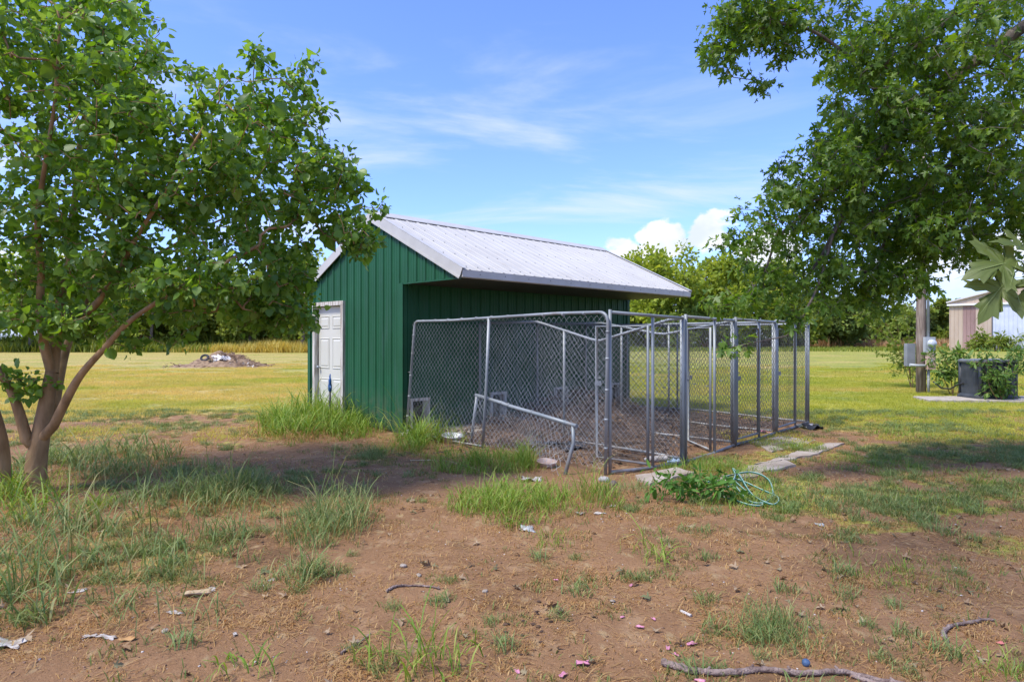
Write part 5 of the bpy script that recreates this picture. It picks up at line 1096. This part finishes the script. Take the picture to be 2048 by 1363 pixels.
# broken paving outside the gates
for k, (pts, lab) in enumerate((([(1505, 884), (1560, 872), (1632, 880), (1600, 893), (1540, 903)], 'broken concrete slab just outside the third kennel gate'), ([(1640, 905), (1692, 886), (1655, 886), (1600, 902), (1570, 918)], 'far end slab of the paved strip outside the kennel'), ([(1575, 920), (1640, 908), (1598, 903), (1540, 922), (1510, 930)], 'middle slab of the paved strip outside the kennel'),
                                ([(1520, 948), (1592, 931), (1570, 921), (1500, 934), (1470, 950)], 'near slab of the paved strip with leaves on it'), ([(1470, 965), (1530, 950), (1480, 948), (1420, 962), (1400, 975)], 'nearest sunken slab of the paved strip by the hose'), ([(1300, 972), (1390, 948), (1350, 938), (1270, 955)], 'flat pale slab in front of the first kennel gate'))):
    slab('paving_slab', [G(*p) for p in pts], -.06, .008 + .004 * k, lab, M_slab, .03, 'slab', 'broken paving outside the kennel')
o = lump(.16, 9, 31, .35).build('curled_bark', M_bark2); o.scale = (1.5, .6, .7); put(o, 1570, 890, .3, .02); tag(o, 'curled piece of dark bark on the broken slab', 'bark')
# garden hose
def hose():
    b = GH(1490, 990); rng = np.random.default_rng(4); root = empty('garden_hose', b); tag(root, 'tangled green garden hose with a white stripe in the grass', 'hose'); T = Tree()
    pix = [(1390, 980, .03), (1420, 972, .06), (1452, 985, .10), (1470, 970, .16), (1466, 955, .20), (1480, 968, .16), (1505, 1000, .06), (1545, 1018, .03), (1556, 1005, .03), (1520, 985, .05), (1480, 972, .10), (1450, 967, .13), (1500, 958, .14), (1535, 968, .10), (1546, 995, .04), (1530, 1012, .02), (1500, 1010, .02), (1478, 985, .05), (1462, 968, .10), (1490, 985, .04), (1525, 1015, .03), (1500, 1018, .02), (1470, 1008, .02), (1440, 1000, .03)]
    T.limb([GH(x, y) + UP * (z * .4 + .02) - b for x, y, z in pix], .011, .011, sub=8); pts = [Vector(p) for p in T.p]
    MB().tube(pts, .0095, 8).build('hose_tube', pmat('green_hose', (.012, .12, .08), (.02, .15, .10), 10, .45), root)
    MB().tube([p + Vector((-.002, -.005, .0072)) for p in pts], .0036, 6).build('stripe', pmat('hose_stripe', (.36, .50, .44)), root)
hose()
# sticks
def stick(name, pix, r0, r1, label, mat, z=.0):
    T = Tree(); b = GH(*pix[0]); T.limb([GH(x, y) + UP * (r0 + z) - b for x, y in pix], r0, r1, sub=8); rng = np.random.default_rng(len(label)); pts = [Vector(p) + Vector(rng.normal(0, r0 * .12, 3)) for p in T.p]
    m = MB(); m.tube(pts, [r * (1 + rng.normal(0, .07)) for r in T.rmin], 9)
    for i in range(3, len(pts) - 2, 9): d = Vector((rng.normal(0, 1), rng.normal(0, 1), .8)).normalized(); m.tube([pts[i], pts[i] + d * r0 * 1.7], [r0 * .5, r0 * .3], 6)
    o = m.build(name, mat, None, b); tag(o, label, 'stick')
M_stick = pmat('grey_stick_bark', (.15, .10, .08), (.33, .25, .21), 26, .9, bump=.8, bscale=90)
stick('fallen_branch', [(1325, 1322), (1380, 1338), (1450, 1345), (1530, 1341), (1600, 1350), (1690, 1346), (1790, 1362), (1900, 1366), (2060, 1368)], .017, .009, 'long thin fallen branch lying along the bottom right', M_stick)
stick('fallen_branch', [(1700, 1348), (1760, 1362), (1850, 1380), (1950, 1392)], .011, .006, 'forked offshoot lying along the long fallen branch', M_stick)
stick('curved_stick', [(1893, 1280), (1888, 1265), (1905, 1254), (1945, 1250), (1968, 1243), (1992, 1245)], .012, .006, 'short curved stick lying at the right edge of the yard', M_stick)
stick('thin_stick', [(1348, 905), (1385, 932), (1440, 940)], .010, .005, 'thin pale stick lying by the first kennel gate', M_stick)
stick('thin_stick', [(820, 925), (890, 924), (935, 930), (958, 938)], .008, .004, 'dry stem lying before the fallen kennel panel', M_beige)
stick('thin_stick', [(772, 1187), (790, 1178), (815, 1174), (850, 1176), (880, 1180)], .009, .004, 'dark twig lying in the middle of the bare dirt', M_stick)
stick('thin_stick', [(682, 1305), (700, 1290), (722, 1278), (742, 1262)], .007, .003, 'bare twig by the foreground grass tuft', M_stick)
stick('white_stub', [(1362, 1222), (1382, 1232)], .008, .008, 'short white plastic tube on the bare dirt', M_wscrap)
# scraps
PKL = ['tiny pink scrap highest on the dirt left of the others', 'folded pink scrap just below the bent weed', 'pale pink scrap right of the dark clods', 'flat pink scrap below the pale one right of the clods', 'large pink scrap above the left end of the fallen branch', 'pink sliver left of the large scrap above the branch', 'pink flake touching the left end of the fallen branch', 'long pink scrap nearest the bottom middle', 'upright pink scrap left of the long bottom one', 'faint pink scrap farthest left at the bottom', 'bright pink scrap below the fallen branch', 'small pink scrap directly right of the dark clods']
PK = [(1112, 1163, .05), (1263, 1172, .07), (1307, 1236, .06), (1280, 1252, .08), (1383, 1284, .10), (1336, 1292, .07), (1352, 1305, .07), (1165, 1322, .12), (1126, 1340, .09), (1035, 1332, .07), (1400, 1357, .09), (1245, 1232, .05)]
for k, (px, py, s) in enumerate(PK):
    sheetobj('pink_scrap', s * .85, s * .38, M_pinkp, px, py, .9 * k, 200 + k, PKL[k], 'scrap', .45, 'pink plastic scraps', curl=.3)
sheetobj('red_scrap', .07, .04, pmat('faded_red_plastic', (.5, .14, .12), (.6, .22, .18), 9, .6), 2003, 1286, .3, 215, 'faded red plastic scrap at the right edge of the yard', 'scrap', .5)
WS = [(10, 1280, .30, .16, 'crumpled white rag at the bottom left edge'), (155, 1184, .16, .06, 'white paper strip under the left weeds'), (210, 1068, .14, .08, 'white paper scrap in the shade by the tan trunk'), (425, 1178, .13, .05, 'white paper flake above the beige card'), (350, 1230, .16, .05, 'white splinter below the beige card'), (180, 1273, .10, .05, 'pale scrap near the white rag'),
      (545, 1156, .08, .06, 'small pale scrap beside the middle weeds'), (1055, 1062, .30, .14, 'grey plastic film half buried in the middle dirt'), (1160, 1028, .12, .08, 'white plastic bit near the middle grass'), (1200, 1030, .16, .08, 'white shredded plastic right of the middle grass'), (1225, 1015, .10, .07, 'pale scrap below the near kennel post'), (1640, 1052, .13, .09, 'pale grey scrap in the right hand turf'), (470, 1272, .05, .03, 'tiny white flake at the lower left'), (215, 1275, .17, .06, 'pale curled scrap left of the dead stems')]
for k, (px, py, a, b_, lab) in enumerate(WS): sheetobj('white_scrap', a, b_, M_wscrap if k != 7 and k != 11 else pmat('grey_film', (.36, .37, .35), (.5, .51, .49), 9, .6), px, py, .7 * k, 230 + k, lab, 'scrap', .5)
sheetobj('beige_card', .24, .09, M_beige, 395, 1190, .25, 250, 'torn beige card lying at the edge of the left weeds', 'card', .3, curl=.4)
sheetobj('tan_scrap', .13, .06, pmat('rusty_tan_scrap', (.38, .20, .07), (.5, .3, .12), 9, .8), 255, 1285, .3, 251, 'rusty tan scrap among dead stems at lower left', 'scrap', .5)
ST = [(806, 1137, .035, 'pale stone left of the middle dirt patch'), (970, 1183, .03, 'knobbly pale stone in the middle of the dirt'), (838, 1155, .028, 'flat greenish stone beside a small tuft'), (1225, 1205, .022, 'grey pebble right of the dark clods'), (1065, 1232, .0, ''), (330, 1268, .03, 'light pebble at lower left')]
for k, (px, py, r, lab) in enumerate(ST):
    if r: o = lump(r * .75, 9, 300 + k, .5).build('stone', M_tanst); put(o, px, py, k, r * .2); tag(o, lab, 'stone')
m = MB(); m.lathe([(.019 * math.sin(a), -.019 * math.cos(a)) for a in np.linspace(0, math.pi, 12)], 18); o = m.build('blue_ball', pmat('scuffed_blue_rubber', (.03, .07, .15), (.07, .13, .24), 20, .6, bump=.2, bscale=120)); put(o, 1612, 1325, 0, .016); tag(o, 'small scuffed blue ball on the dirt above the fallen branch', 'ball')
def clods():
    rng = np.random.default_rng(6); c = G(1068, 1238); m = MB()
    for k in range(46):
        r = .004 + .013 * rng.random() ** 2; x, y = c.x + rng.normal(0, .10), c.y + rng.normal(0, .15); l = lump(r, 7, 400 + k, .5); z = h1(x, y) + r * .2; m.add([(a + x, b_ + y, q + z) for a, b_, q in l.v], l.f, True)
    tag(m.build('dark_clods', pmat('dark_clod', (.045, .025, .016), (.10, .06, .04), 20, .95)), 'cluster of dark brown clods in the middle of the dirt', 'clods', kind='stuff')
clods()
def stalks():
    rng = np.random.default_rng(12); m = MB()
    for (x0, y0, x1, y1) in ((360, 1215, 412, 880), (300, 1000, 295, 890), (290, 1000, 305, 905), (150, 1045, 150, 950), (330, 1180, 300, 960), (140, 1160, 125, 1020), (560, 1050, 555, 950), (1170, 1000, 1150, 905), (885, 880, 890, 825), (905, 885, 880, 795), (1380, 985, 1395, 930), (470, 960, 500, 860)):
        b = GH(x0, y0); t = P(x1, y1, b.y + rng.normal(0, .05)); c = mid(b, t, .55) + Vector((rng.normal(0, .05), rng.normal(0, .05), .03)); T = Tree(); T.limb([b, c, t], .0032, .0012); m.tube([Vector(p) for p in T.p], T.rmin, 5, False)
        for q in range(5): p = Vector(T.p[-1 - q]); d = Vector((rng.normal(0, .6), rng.normal(0, .6), .6)).normalized() * .03; m.tube([p, p + d], [.002, .0008], 4, False)
    tag(m.build('seed_stalks', M_g_mix), 'thin tall seed stalks rising from the weedy grass', 'grass', kind='stuff')
stalks()
